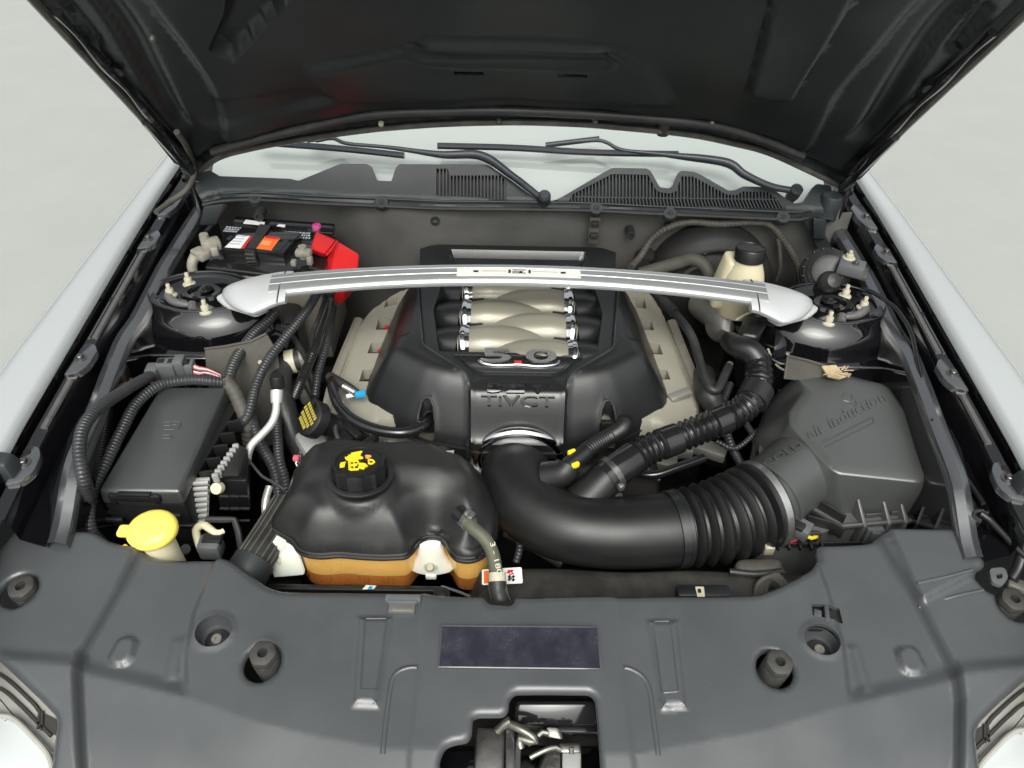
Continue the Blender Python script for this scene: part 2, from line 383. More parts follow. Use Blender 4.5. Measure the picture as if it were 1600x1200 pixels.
def text_mesh(s):
    if s in _txt: return _txt[s]
    c = bpy.data.curves.new('text', 'FONT'); c.body = s; c.resolution_u = 3; c.extrude = .5; c.offset = .012
    o = bpy.data.objects.new('text', c); COL.objects.link(o)
    dg = bpy.context.evaluated_depsgraph_get(); dg.update(); ev = o.evaluated_get(dg); me = bpy.data.meshes.new_from_object(ev)
    V = np.array([v.co[:] for v in me.vertices]); F = [tuple(p.vertices) for p in me.polygons]
    bpy.data.objects.remove(o); bpy.data.meshes.remove(me)
    lo, hi = V.min(0), V.max(0); V = (V-lo)/np.maximum(hi-lo, 1e-6); _txt[s] = (V, F); return V, F
def text(s, bl, br, tl, h=.0006, sink=.0003, surf=None):
    """solid lettering laid over the parallelogram bl-br-tl; surf(xy)->z drapes it over a surface"""
    V, F = text_mesh(s); bl, br, tl = map(lambda p: np.array(p, float), (bl, br, tl)); n = np.cross(br-bl, tl-bl); n /= np.linalg.norm(n)
    W = bl+V[:, :1]*(br-bl)+V[:, 1:2]*(tl-bl)
    if surf is not None:
        W[:, 2] = surf(W[:, :2])+V[:, 2]*(h+sink)-sink; return W, F
    return W+n*(V[:, 2:3]*(h+sink)-sink), F
def plate(pts, h, n=None, b=.0):
    """thin slab under an ordered loop of 3-D points, h thick along -normal"""
    p = np.array(pts, float)
    if n is None:
        n = np.cross(p[1]-p[0], p[2]-p[0]); n /= np.linalg.norm(n)
        if n @ (CAM-p[0]) < 0: n = -n
    n = np.array(n, float); k = len(p); V = np.vstack([p, p-n*h]); F = [tuple(range(k)), tuple(range(k, 2*k))[::-1]]+[(i, i+k, (i+1) % k+k, (i+1) % k) for i in range(k)]
    return V, F
HEX = lambda a, r, h: 1/max(abs(math.cos(((a+math.pi/6) % (math.pi/3))-math.pi/6)), .2)*.9
def bolt(c, r=.006, h=.006, axis=(0, 0, 1)):
    mb = MB(); mb.add(*lathe([(0.0001, 0), (r*1.7, 0), (r*1.7, h*.25), (r*1.45, h*.3)], c, axis, 20))
    mb.add(*lathe([(r, h*.3), (r, h*.9), (r*.85, h)], c, axis, 18, rmod=HEX)); return mb.V, mb.F
def stud(c, r=.006, h=.016, axis=(0, 0, 1)):
    mb = MB(); mb.add(*lathe([(.0001, 0), (r*1.9, 0), (r*1.9, h*.12), (r*1.5, h*.2)], c, axis, 20))
    mb.add(*lathe([(r*1.2, h*.18), (r*1.2, h*.55), (r*1.05, h*.6)], c, axis, 18, rmod=HEX))
    mb.add(*lathe([(r*.62, h*.55), (r*.62, h*.95), (r*.5, h)], c, axis, 12)); return mb.V, mb.F
# ------------------------------------------------------------------ ground
g = mk('ground', [(-60, -60, 0), (60, -60, 0), (60, 60, 0), (-60, 60, 0)], [(0, 1, 2, 3)], M['ground'], smooth=False); tag(g, 'pale grey concrete ground around the car', None, None, 'structure')

# ------------------------------------------------------------------ car body: fenders, rails, aprons, strut towers, firewall, windscreen, headlamps
body = thing('car_body', (0, 1., .3), 'black car front body with fenders washed out to white, framing the open engine bay', 'car body')
def mirror(V): return [(-v[0], v[1], v[2]) for v in V]
def both(name, V, F, m, **k):
    a = mk(name, V, F, m, body, **k); b = mk(name, mirror(V), F, m, body, **k); return a, b
ys = [.18, .30, .45, .60, .75, .90, 1.05, 1.2, 1.35, 1.5, 1.7, 2.0]
xi = np.interp(ys, [.18, .3, .6, .75, 1.35, 2.], [-.62, -.655, -.683, -.692, -.700, -.69])      # inner fender lip
zc = np.interp(ys, [.18, .3, .6, .9, 1.2, 1.5, 2.], [.86, .885, .917, .935, .952, .965, .98])
cw = np.interp(ys, [.18, .6, .87, 1.1, 1.28, 1.46, 2.], [.075, .072, .062, .046, .035, .026, .02])   # flat width before it rolls over
rings = []
for y, x, z, c in zip(ys, xi, zc, cw):
    pr = [(x+.003, z-.055), (x+.001, z-.02), (x-.001, z-.006), (x-.006, z), (x-.012, z+.002)]
    pr += [(x-.012-c*t, z+.002-.008*t*t) for t in (.35, .7, 1)]
    e = x-.012-c; pr += [(e-.016, z-.018), (e-.034, z-.05), (e-.05, z-.10), (e-.062, z-.2), (e-.068, z-.35), (e-.06, .35)]
    rings.append(np.array([(a, y, b) for a, b in pr]))
V, F = loft(rings, closed=False); both('fender', V, F, M['washed_white'], angle=60)
# inner structure: gap, bolted rail, valley, apron flange, apron wall
def fo(y): return np.interp(y, [.6, .75, .81, .9, 1.0, 1.2, 1.4], [.060, .053, .049, .040, .032, .031, .042])
def rail_sec(y):
    x = np.interp(y, ys, xi); z = np.interp(y, ys, zc); f = fo(y)
    return [(x+.0015, z-.012), (x+.003, z-.040), (x+.005, z-.046), (x+.006, z-.030), (x+.008, z-.026), (x+.0245, z-.028), (x+.0265, z-.034), (x+.028, z-.070), (x+max(f-.004, .0295), z-.085)]
def flange_sec(y):
    x = np.interp(y, ys, xi); z = np.interp(y, ys, zc)-.012*sst(.96, 1.06, y)-.03*sst(.73, .612, y); f = fo(y)
    return [(x+max(f-.004, .0295), z-.085), (x+f, z-.050), (x+f+.002, z-.046), (x+f+.012, z-.044), (x+f+.025, z-.048), (x+f+.027, z-.052), (x+f+.028, z-.060)]
def wall_sec(y):
    x = np.interp(y, ys, xi); z = np.interp(y, ys, zc)-.012*sst(.96, 1.06, y)-.03*sst(.73, .612, y); f = fo(y)
    return [(x+f+.0275, z-.060), (x+f+.029, z-.10), (x+f+.034, z-.2), (x+f+.045, z-.36), (x+f+.045, .35)]
yy = np.linspace(.612, 1.50, 38)
R1, R2, R3 = ([np.array([(a, y, b) for a, b in f_(y)]) for y in yy] for f_ in (rail_sec, flange_sec, wall_sec))
V, F = loft(R1, closed=False); rails = both('inner_rail', V, F, M['black_paint'], angle=24)
V, F = loft(R2, closed=False); both('apron_flange', V, F, M['rail_sheen'], angle=24)
V, F = loft(R3, closed=False); both('apron_wall', V, F, M['black_paint'], angle=24)
# raised pads, ribs and bolts along the rail
def rz(y): return np.interp(y, ys, zc)-.027
def rx(y): return np.interp(y, ys, xi)+.016
for i, (y0, y1) in enumerate(((.66, .735), (.865, .945), (1.19, 1.26), (1.30, 1.40))):
    q = [(rx(y0)-.009, y0), (rx(y0)+.012, y0+.008), (rx(y0)+.020, (y0+y1)/2-.012), (rx(y1)+.020, y1-.02), (rx(y1)+.010, y1-.004), (rx(y1)-.008, y1)]
    V, F = prism(rnd(q, .006), rz(y0)-.004, rz((y0+y1)/2)+.0045, .002)
    for s, r in ((1, rails[0]), (-1, rails[1])): mk('rail_pad', [(s*v[0], v[1], v[2]) for v in V], F, M['rail_sheen'], r)
for y0, y1, dx in ((.955, 1.185, .004), (.765, .86, .003), (.955, 1.18, -.005)):
    V, F = tube([(rx(y0)+dx, y0, rz(y0)+.001), (rx(y1)+dx, y1, rz(y1)+.001)], .0022 if dx < 0 else .0048, 8, ds=.05)
    for s, r in ((1, rails[0]), (-1, rails[1])): mk('rail_rib', [(s*v[0], v[1], v[2]) for v in V], F, M['rail_strip'] if dx > 0 else M['rail_sheen'], r)
b0 = None
for y in (.905, 1.225, 1.345, .70, 1.45):
    for s, r in ((1, rails[0]), (-1, rails[1])):
        c = Vector((s*(rx(y)+.002), y, rz(y)+.004))
        if b0 is None:
            V, F = bolt((0, 0, 0), .0055, .007); b0 = mk('bolt', V, F, M['latch'], r); b0.matrix_basis = Matrix.Translation(c)
        else: again(b0, r, Matrix.Translation(c))
for y in (.72, 1.185, 1.13, 1.05):
    V, F = lathe([(.0001, .0004), (.0045, .0004), (.0045, -.002), (.0001, -.002)], (rx(y)-.002, y, rz(y)+.0045 if y != 1.13 else rz(y)+.001), seg=14)
    for s, r in ((1, rails[0]), (-1, rails[1])): mk('rail_hole', [(s*v[0], v[1], v[2]) for v in V], F, M['print_and_shade'], r)
# fender bump blocks at the front of the rails
V, F = hexa([(-.712, .672, .895), (-.668, .668, .89), (-.666, .704, .89), (-.705, .708, .9)], [(-.705, .678, .922), (-.678, .676, .922), (-.676, .698, .923), (-.70, .702, .923)], .004)
both('bump_block', V, F, M['cowl'])
# strut towers
TC = (-.563, 1.122)
def flip(V, s): return [(s*v[0], v[1], v[2]) for v in V]
towers = []
for s in (1, -1):
    prof = [(.0001, .8835), (.022, .8835), (.024, .8885), (.034, .8895), (.038, .883), (.070, .883), (.076, .8855), (.083, .889), (.089, .8885), (.093, .883), (.099, .875), (.108, .868), (.118, .859), (.127, .846), (.133, .832), (.138, .826), (.158, .824), (.160, .822)]
    V, F = lathe(prof, (TC[0], TC[1], 0), seg=80, sy=.68)
    V = [np.array(v) for v in V]
    for v in V:
        k = max(0, .875-v[2])/.05; v[0] -= .012*k*max(0, (TC[0]-v[0])/.13); v[2] += .010*k*max(0, (v[0]-TC[0])/.13)*0
    tw = mk('strut_tower', flip(V, s), F[:-2]+[F[-2]], M['black_paint'], body, angle=50); towers.append(tw)
    V, F = prism(rnd([(-.72, 1.018), (-.52, 1.018), (-.45, 1.028), (-.405, 1.07), (-.40, 1.18), (-.72, 1.19)], .03), .60, .8262, .004)
    mk('tower_shelf', flip(V, s), F, M['black_paint'], tw)
    V, F = prism(rnd([(-.70, 1.03), (-.50, 1.03), (-.43, 1.05), (-.42, 1.18), (-.70, 1.18)], .02), .36, .602, .004)
    mk('tower_wall', flip(V, s), F, M['black_paint'], tw)
    V, F = tube([(-.72, 1.017, .827), (-.52, 1.017, .827), (-.46, 1.024, .827), (-.418, 1.06, .827)], .0022, 6, smooth=False, ds=.05); mk('shelf_edge', flip(V, s), F, M['rail_sheen'], tw)
    V, F = bolt((-.556, 1.128, .8885), .007, .007, ); mk('centre_nut', flip(V, s), F, M['bay_paint'], tw)
    ar = [(TC[0]+.058*math.cos(a), TC[1]+.040*math.sin(a), .887) for a in np.linspace(rad(165), rad(262), 16)]
    V, F = tube(ar, [.003, .0075, .0075, .005], 10, ds=.004); mk('plate_bead', flip(V, s), F, M['rail_strip'], tw)
    V, F = tube([(-.567, 1.084, .888), (-.560, 1.066, .886)], .008, 10, ds=.01); mk('plate_bead', flip(V, s), F, M['rail_strip'], tw)
    V, F = tube([(TC[0]+.091*math.cos(a), TC[1]+.0615*math.sin(a), .889) for a in np.linspace(0, 2*math.pi, 60)], .0018, 6, smooth=False); mk('plate_rim', flip(V, s), F, M['bay_paint'], tw)
    V, F = lathe([(.009, .0005), (.011, .0015), (.0125, .0005), (.0125, -.001), (.009, -.001)], (-.590, 1.092, .884), seg=20, sy=.7); mk('plate_slot', flip(V, s), F, M['rail_strip'], tw)
    for (bx, by) in ((-.614, 1.112), (-.593, 1.148), (-.538, 1.066)):
        V, F = stud((bx, by, .884), .0060, .024, (-.04, .12, 1)); mk('tower_nut', flip(V, s), F, M['cream_hard'], tw)
# aprons in front of and behind the towers, added light-blocking floor and box below
mb = MB(); mb.add(*rbox((-.60, .78, .50), (.03, .45, .36), .004)); both('apron', mb.V, mb.F, M['bay_paint'])
mb = MB(); mb.add(*rbox((-.585, .955, .765), (.02, .03, .10), .008)); mb.add(*tube([(-.575, .99, .735), (-.575, .94, .72), (-.57, .93, .66), (-.575, .97, .63)], .010, 8)); both('apron_pressing', mb.V, mb.F, M['black_paint'])
mk('light_block_floor', *rbox((0, .85, .33), (1.5, 1.5, .02), 0), M['dark'], body)  # unseen floor added to keep the bay dark
mk('light_block_box', *rbox((0, .47, .50), (1.10, .16, .38), .01), M['dark'], body)  # box added to stop light from the ground
# firewall
def fwz(x, z): return 1.352+.012*np.sin(x*7.)+.006*np.sin(x*23+z*11)+.02*sst(.80, .70, z)+.018*sst(.1, .5, np.abs(x))+.035*sst(-.30, -.40, x)
fx = np.linspace(-.66, .66, 100); fz = np.linspace(.45, .938, 50)
V = [(x, fwz(x, z)+.004*math.sin(x*60)*math.sin(z*50)*.3, z) for z in fz for x in fx]
F = [(j*100+i, j*100+i+1, (j+1)*100+i+1, (j+1)*100+i) for j in range(49) for i in range(99)]
fw = mk('firewall', V, F, M['firewall'], body)
for (px, py, r) in ((680, 344, .009), (985, 366, .009), (405, 337, .010), (1010, 410, .022)):
    p = Py(px, py, 1.345); V, F = lathe([(.0001, .002), (r*.45, .002), (r*.5, .006), (r, .006), (r*1.05, 0), (r*1.05, -.02)], p, (0, -1, 0.001), 24); mk('grommet', V, F, M['rubber'], fw)
p = Py(928, 360, 1.338); mk('firewall_bracket', *rbox(p, (.022, .008, .060), .003), M['rubber_grey'], fw)
for dz in (.018, -.008): mk('bracket_clip', *rbox((p[0], p[1]-.006, p[2]+dz), (.016, .010, .012), .003), M['rubber'], fw)
# windscreen: curved, reclined 32 degrees
WS_O = np.array([0, 1.44, .985]); WS_N = np.array([0, -math.sin(rad(30)), math.cos(rad(30))])
V = []; nx, ny = 41, 24
for j in range(ny):
    for i in range(nx):
        x = -.62+1.24*i/(nx-1); t = .86*j/(ny-1); cx = .16*(x/.72)**2
        V.append((x*(1-.12*t), 1.352+t*math.cos(rad(35))+cx*.25, .934+t*math.sin(rad(35))-cx*.03))
F = [(j*nx+i, j*nx+i+1, (j+1)*nx+i+1, (j+1)*nx+i) for j in range(ny-1) for i in range(nx-1)]
ws = mk('windscreen', V, F, M['glass'], body)
# body behind: scuttle sides and roof mass so nothing shows through behind the screen
mk('cabin', *hexa([(-.70, 1.62, .6), (.70, 1.62, .6), (.70, 3.2, .6), (-.70, 3.2, .6)], [(-.60, 2.3, 1.36), (.60, 2.3, 1.36), (.60, 3.1, 1.36), (-.60, 3.1, 1.36)], .02), M['washed_white'], body)
# headlamps in the front corners
for s in (1, -1):
    lens = [P(a, b, .756)[:2] for a, b in ((-70, 1116), (0, 1122), (19, 1126), (50, 1156), (76, 1188), (84, 1290), (-70, 1290))]
    V, F = prism(offset(rnd(lens, .008), .008), .55, .756, .010, seg=4); hl = mk('headlight', flip(V, s), F, M['lamp_glass'], body)
    bz_ = [P(a, b, .745)[:2] for a, b in ((-70, 1010), (0, 1020), (105, 1118), (104, 1180), (84, 1200), (40, 1150), (0, 1130), (-70, 1120))]
    V, F = prism(rnd(bz_, .004), .55, .745, .003); mk('lamp_bezel', flip(V, s), F, M['lamp_trim'], hl)
    V, F = tube([P(a, b, .757) for a, b in ((-60, 1112), (0, 1118), (21, 1123), (52, 1152), (78, 1186), (86, 1240))], .0028, 8); mk('lens_rim', flip(V, s), F, M['lamp_trim'], hl)
    for l in ([(-40, 1072), (0, 1076), (30, 1100), (58, 1128), (80, 1150)], [(-40, 1050), (0, 1054), (48, 1095), (62, 1112)], [(62, 1112), (60, 1138)], [(66, 1112), (66, 1140)]):
        V, F = tube([P(a, b, .747) for a, b in l], .0022, 6); mk('bezel_rib', flip(V, s), F, M['lamp_dark'], hl)
    V, F = plate([P(a, b, .7465) for a, b in ((60, 1110), (88, 1124), (90, 1150), (72, 1142))], .002, np.array([0, 0, 1.])); mk('bezel_pocket', flip(V, s), F, M['lamp_dark'], hl)

# ------------------------------------------------------------------ hood, propped open
HA = rad(50.6); HO = np.array([0, 1.36, 1.0]); HH = np.array([0, -math.cos(HA), math.sin(HA)]); HN = np.array([0, -math.sin(HA), -math.cos(HA)])
def HP(px, py):
    q = PN(px, py, HO, HN); return np.array([q[0], (q-HO) @ HH])
def HM(X, Z): return HO+X[:, :1]*np.array([1., 0, 0])+X[:, 1:2]*HH+Z[:, None]*HN
hood = thing('hood', (0, 1.36, 1.0), 'open black hood raised over the engine bay, underside showing', 'hood')
rear = [(-.640, .035), (-.612, .004), (-.544, .072), (-.47, .112), (-.392, .143), (-.30, .175), (-.219, .197), (-.12, .215), (-.017, .224), (.07, .223), (.14, .217), (.275, .195), (.36, .166), (.43, .134), (.52, .07), (.612, .0), (.640, .030)]
side = [(.628, .2), (.622, .5), (.62, .85), (.56, 1.0), (.35, 1.06), (0, 1.08), (-.35, 1.06), (-.56, 1.0), (-.62, .85), (-.622, .5), (-.628, .2)]
hood_out = np.array(rear+side)
HR = np.array(rear)
def rears(x): return np.interp(x, HR[1:-1, 0], HR[1:-1, 1])
pan = rnd([HP(*q) for q in [(345, 222), (460, 190), (575, 166), (800, 158), (950, 165), (1110, 181), (1195, 206), (1250, 232)]]+[(.50, .16), (.47, .34), (.49, .9), (-.49, .9), (-.47, .34), (-.50, .19)], .02)
trapL = rnd([HP(355, -60), HP(452, -60), HP(448, 0), HP(364, 85), HP(325, 62), HP(352, 0)], .012)
ribR = rnd([HP(1215, -90), HP(1370, -90), HP(1322, 0), HP(1256, 108), HP(1240, 137), HP(1162, 128), HP(1180, 60)], .014)
ctr = rnd([HP(470, 85), HP(650, 52), HP(660, 40), HP(935, 47), HP(985, 60), HP(1010, 75), HP(1060, 150), HP(800, 138), HP(520, 145)], .02)
ctr2 = rnd([HP(640, 50), HP(950, 56), HP(970, 80), HP(940, 82), HP(660, 74), HP(630, 66)], .012)
low = rnd([HP(300, 180), HP(330, 140), HP(470, 120), HP(560, 138), HP(360, 188), HP(330, 205)], .02)
notches = [rnd([HP(*q) for q in l], .008) for l in ([(148, 82), (164, 62), (118, 5), (100, -20), (88, -5)], [(170, 108), (210, 152), (222, 150), (180, 100)], [(1490, 92), (1474, 70), (1520, 10), (1540, -10), (1552, 5)], [(1470, 120), (1425, 170), (1412, 168), (1462, 108)])]
def hz(X):
    x, s = X[:, 0], X[:, 1]
    z = .004+np.zeros(len(X))
    z += .012*sst(0, .014, sdf(X, pan))                          # deep central panel stands towards the viewer
    z -= .020*sst(0, .010, sdf(X, trapL)); z += .014*sst(0, .009, sdf(X, ribR))
    z += .009*sst(0, .012, sdf(X, ctr)); z -= .010*sst(0, .008, sdf(X, ctr2)); z -= .006*sst(0, .02, sdf(X, low))
    e = np.minimum(s-rears(x), .63-np.abs(x))
    z -= .012*sst(.040, .030, e)*sst(-.001, .012, e)             # gutter behind the flange
    d = np.abs(np.abs(x)-.545-.02*np.sin(s*9)); z -= .014*sst(.020, .008, d)*sst(.16, .22, s)
    for nq in notches: z -= .012*sst(0, .006, sdf(X, nq))
    z += .0015*np.sin(x*31+s*17)*np.sin(s*23-x*9)
    return z
sl1 = [rnd([HP(*q) for q in l], .002) for l in ([(709, 85), (756, 86), (758, 93), (711, 92)], [(870, 88), (917, 91), (919, 97), (872, 95)])]
V, F = sheet(hood_out, hz, .009, holes=sl1, lines=[pan, trapL, ribR], thick=.004, mp=HM, down=HN*-1)
hp = mk('inner_panel', V, F, M['hood'], hood, angle=55)
V, F = sheet(offset(hood_out, .004), lambda X: -.020-.03*np.clip(1-(X[:, 0]/.6)**2, 0, 1)*np.clip(X[:, 1]/.3, 0, 1), .03, thick=.022, mp=HM, down=HN)
mk('outer_skin', V, F, M['black_paint'], hood, angle=50)
# bright worn flange edges and the rear seal
def HL(pts, z): return [HO+x*np.array([1., 0, 0])+s*HH+z*HN for x, s in pts]
V, F = tube(HL([(x, s+.004) for x, s in rear[1:-1]], .008), .005, 8, smooth=True); mk('rear_flange', V, F, M['hood_edge'], hood)
sealp = [HP(*q) for q in [(334, 224), (400, 205), (460, 190), (575, 165), (690, 159), (800, 158), (950, 165), (1110, 181), (1195, 206), (1253, 230)]]
V, F = tube(HL(sealp, .016), .0075, 10); mk('rear_seal', V, F, M['rubber'], hood)
for s in (1, -1):
    mb = MB(); mb.add(*tube(HL([(s*.624, .06), (s*.617, .25), (s*.614, .55), (s*.612, .85)], .008), .0065, 8, smooth=True))
    mk('side_flange', mb.V, mb.F, M['hood_edge'], hood)
    mb = MB(); mb.add(*tube(HL([(s*.606, .07), (s*.600, .16), (s*.596, .28), (s*.594, .5)], .013), lambda u, ss: .006+.002*math.sin(ss*45), 8)); mk('edge_sealer', mb.V, mb.F, M['bay_paint'], hood)
    q = HL([(s*.588, .36)], .0125)[0]; V, F = lathe([(.0001, .001), (.008, .001), (.010, -.001), (.0001, -.001)], q, tuple(HN+1e-6), 16); mk('edge_hole', V, F, M['print_and_shade'], hood)
    # hinge arm
    mb = MB(); xh = s*.632
    mb.add(*hexa([(xh-.006, 1.36, .90), (xh+.006, 1.36, .90), (xh+.006, 1.42, .90), (xh-.006, 1.42, .90)], [(xh-.006, 1.345, 1.0), (xh+.006, 1.345, 1.0), (xh+.006, 1.40, 1.01), (xh-.006, 1.40, 1.01)], .002))
    mb.add(*tube(HL([(s*.615, .01), (s*.61, .22)], .014), .009, 8, ds=.05)); mb.add(*tube([(xh-.012, 1.37, .97), (xh+.012, 1.37, .97)], .009, 12, ds=.02)); mb.add(*tube([(xh-.012, 1.365, 1.0), (xh+.012, 1.365, 1.0)], .008, 12, ds=.02))
    mk('hinge', mb.V, mb.F, M['bay_paint'], hood)
clip = None
for px, py in ((660, 122), (964, 131), (240, 44), (596, 180), (1112, 178), (780, 176), (930, 176)):
    x, ss = HP(px, py); q = HL([(x, ss)], .016)[0]; V, F = lathe([(.0001, .003), (.003, .003), (.0045, .001), (.0045, -.004)], q, tuple(HN+1e-6), 12); mk('hood_clip', V, F, M['cream_hard'] if px == 596 else M['hood_edge'], hood)
x, ss = HP(1036, 200); V, F = lathe([(.0001, .016), (.009, .014), (.011, .004), (.011, -.01)], HL([(x, ss+.004)], .0)[0], (0, -.1, -1), 16); mk('rubber_stop', V, F, M['rubber'], hood)
for sq in sl1:
    q = HL([sq.mean(0)], -.004)[0]; mk('slot_lip_and_shade', *rbox(q, (.05, .004, .010), .001, np.array([[1, 0, 0], HN, HH])), M['print_and_shade'], hood)  # black block behind the slot paints its inner shade
    c = sq.mean(0); q = HL([(c[0]-.022, c[1]-.0055), (c[0]+.022, c[1]-.0055)], .0155); V, F = tube(q, .0026, 6, ds=.1); mk('slot_lip_and_shade', V, F, M['rail_strip'], hood)

# ------------------------------------------------------------------ cowl panel with its grilles
cowl = thing('cowl_panel', (0, 1.36, .95), 'grey black plastic cowl panel with slatted air grilles below the windscreen', 'cowl panel')
CO = np.array([0, 1.335, .945]); CS = rad(40); CN = np.array([0, -math.sin(CS), math.cos(CS)]); CU = np.array([0, math.cos(CS), math.sin(CS)])
def CP(px, py): q = PN(px, py, CO, CN); return np.array([q[0], (q-CO) @ CU])
def CM(X, Z): return CO+X[:, :1]*np.array([1., 0, 0])+X[:, 1:2]*CU+Z[:, None]*CN
ctop = [(302, 288), (306, 273), (330, 268), (345, 277), (455, 281), (462, 283), (468, 284), (533, 257), (574, 257), (582, 262), (590, 283), (612, 284), (618, 264), (624, 257), (760, 258), (768, 262), (800, 284), (835, 310), (850, 316), (868, 314), (880, 308), (950, 267), (958, 264), (1010, 265), (1016, 269), (1030, 294), (1044, 296), (1050, 292), (1058, 272), (1064, 268), (1084, 270), (1092, 273), (1138, 299), (1148, 298), (1160, 292), (1200, 293), (1208, 297), (1238, 318), (1254, 318), (1270, 292), (1276, 288), (1296, 290), (1303, 312)]
cbot = [(1300, 345), (1262, 338), (1235, 341), (1120, 336), (1000, 331), (920, 327), (800, 325), (690, 324), (600, 320), (500, 316), (400, 310), (350, 312), (318, 318)]
cw_out = np.array([CP(*q) for q in ctop+cbot])
gr1 = [(682, 264), (700, 264), (702, 275), (782, 275), (791, 283), (791, 312), (682, 306)]
gr2 = [(888, 317), (893, 306), (955, 274), (1012, 275), (1024, 298), (1030, 302), (1046, 304), (1056, 300), (1064, 277), (1082, 277), (1135, 305), (1150, 306), (1160, 300), (1200, 301), (1226, 324), (1226, 326), (1000, 322)]
gq = [np.array([CP(*q) for q in g_]) for g_ in (gr1, gr2)]
def cwz(X):
    z = .006*np.sin(X[:, 0]*9)*.3+.004*sst(.0, .014, X[:, 1])
    lip = np.array([CP(*q) for q in cbot[::-1]]); d = dist(X, lip, False); z += .006*sst(.010, .004, d)-.004*sst(.016, .012, d)*sst(.008, .012, d)
    return z
V, F = sheet(rnd(cw_out, .003, 3), cwz, .006, holes=gq, thick=.012, mp=CM, down=-CN)
mk('panel', V, F, M['cowl'], cowl, angle=50)
def cz(x, s, h): return CO+np.array([x, 0, 0])+s*CU+h*CN
for q_ in gq:
    V, F = sheet(offset(q_, .004), lambda X: X[:, 0]*0-.0105, .03, thick=.002, mp=CM, down=-CN); mk('grille_back', V, F, M['print_and_shade'], cowl)  # black sheet paints the shade behind the slats
def slat(p0, p1, wdt):
    a, b = cz(*p0, .0035), cz(*p1, .0035); d = b-a; l = np.linalg.norm(d); d /= l; x = np.cross(d, CN); n2 = np.cross(x, d)
    return rbox((a+b)/2-CN*.003, (wdt, l, .007), 0, np.array([x, d, n2]))
def yin(poly, px, top):       # where a column of the photo meets a grille outline
    ys_ = []
    for (x1, y1), (x2, y2) in zip(poly, poly[1:]+poly[:1]):
        if (x1 <= px < x2) or (x2 <= px < x1): ys_.append(y1+(y2-y1)*(px-x1)/(x2-x1))
    return (min(ys_), max(ys_)) if ys_ else None
for k in range(1, 21):
    px = 682+k*5.35; r = yin(gr1, px, 0)
    if r: mk('slat', *slat(CP(px, r[0]-1), CP(px, r[1]+1), .0024), M['cowl'], cowl, smooth=False)
for k in range(1, 64):
    px = 888+k*5.3; r = yin(gr2, px, 0)
    if not r: continue
    mid = 309+(px-888)*.010
    if r[0] < mid-3: mk('slat', *slat(CP(px, r[0]-1), CP(px, mid), .0025), M['cowl'], cowl, smooth=False)
    sl_ = (px-960)/270*7
    if r[1] > mid+3: mk('slat', *slat(CP(px-1, max(mid, r[0])), CP(min(px+max(0, sl_), 1227), r[1]+1), .0025), M['cowl'], cowl, smooth=False)
V, F = tube([cz(*CP(a, b), .001) for a, b in ((900, 308), (1000, 309.5), (1100, 310.5), (1218, 312))], .0016, 6); mk('grille_bar', V, F, M['cowl'], cowl)
V, F = tube([cz(*CP(a, b+3), .004) for a, b in cbot[1:]], .0042, 8); mk('lip_seal', V, F, M['rubber'], cowl)
V, F = tube([cz(*CP(a, b-8), .006) for a, b in cbot[1:-1]], .0018, 6); mk('lip_bead', V, F, M['cowl'], cowl)
for px, py in ((400, 311), (597, 318), (931, 327), (1046, 335), (1222, 341)):
    x, s = CP(px, py); mb = MB(); mb.add(*lathe([(.0001, .009), (.004, .009), (.005, .008), (.0115, .008), (.0135, .005), (.0135, -.004)], cz(x, s, 0), tuple(CN+1e-6), 24, sx=1.1))
    mk('lip_ear', mb.V, mb.F, M['cowl'], cowl); V, F = lathe([(.0001, .0098), (.0035, .0098), (.0035, .008)], cz(x, s, 0), tuple(CN+1e-6), 14); mk('ear_hole', V, F, M['print_and_shade'], cowl)
# end blocks dropping beside the firewall
q = [(1262, 330), (1300, 318), (1308, 372), (1306, 384), (1276, 388), (1268, 372)]
V, F = plate([Py(a, b, 1.325) for a, b in [(1253, 338), (1272, 335), (1300, 388), (1278, 388)]], .02, (0, -1, 0)); mk('end_block', V, F, M['cowl'], cowl)
mk('end_block', *hexa([Py(a, b, y) for (a, b), y in (((1271, 374), 1.31), ((1289, 374), 1.31), ((1289, 374), 1.37), ((1271, 374), 1.37))], [Py(a, b, y) for (a, b), y in (((1270, 340), 1.31), ((1291, 342), 1.31), ((1291, 342), 1.37), ((1270, 340), 1.37))], .003), M['cowl'], cowl)
V, F = lathe([(.0001, .03), (.018, .03), (.020, .027), (.020, -.02)], Py(1294, 326, 1.355), (0, 0, 1), 24); mk('end_post', V, F, M['cowl'], cowl)
mk('end_block', *hexa([Py(a, b, y) for (a, b), y in (((312, 352), 1.315), ((338, 352), 1.315), ((338, 352), 1.36), ((312, 352), 1.36))], [Py(a, b, y) for (a, b), y in (((318, 322), 1.32), ((350, 318), 1.32), ((350, 318), 1.36), ((318, 322), 1.36))], .003), M['cowl'], cowl)
V, F = tube([Py(a, b, 1.322) for a, b in ((352, 320), (343, 335), (330, 352), (322, 362))], .004, 8); mk('end_seal', V, F, M['rubber'], cowl)

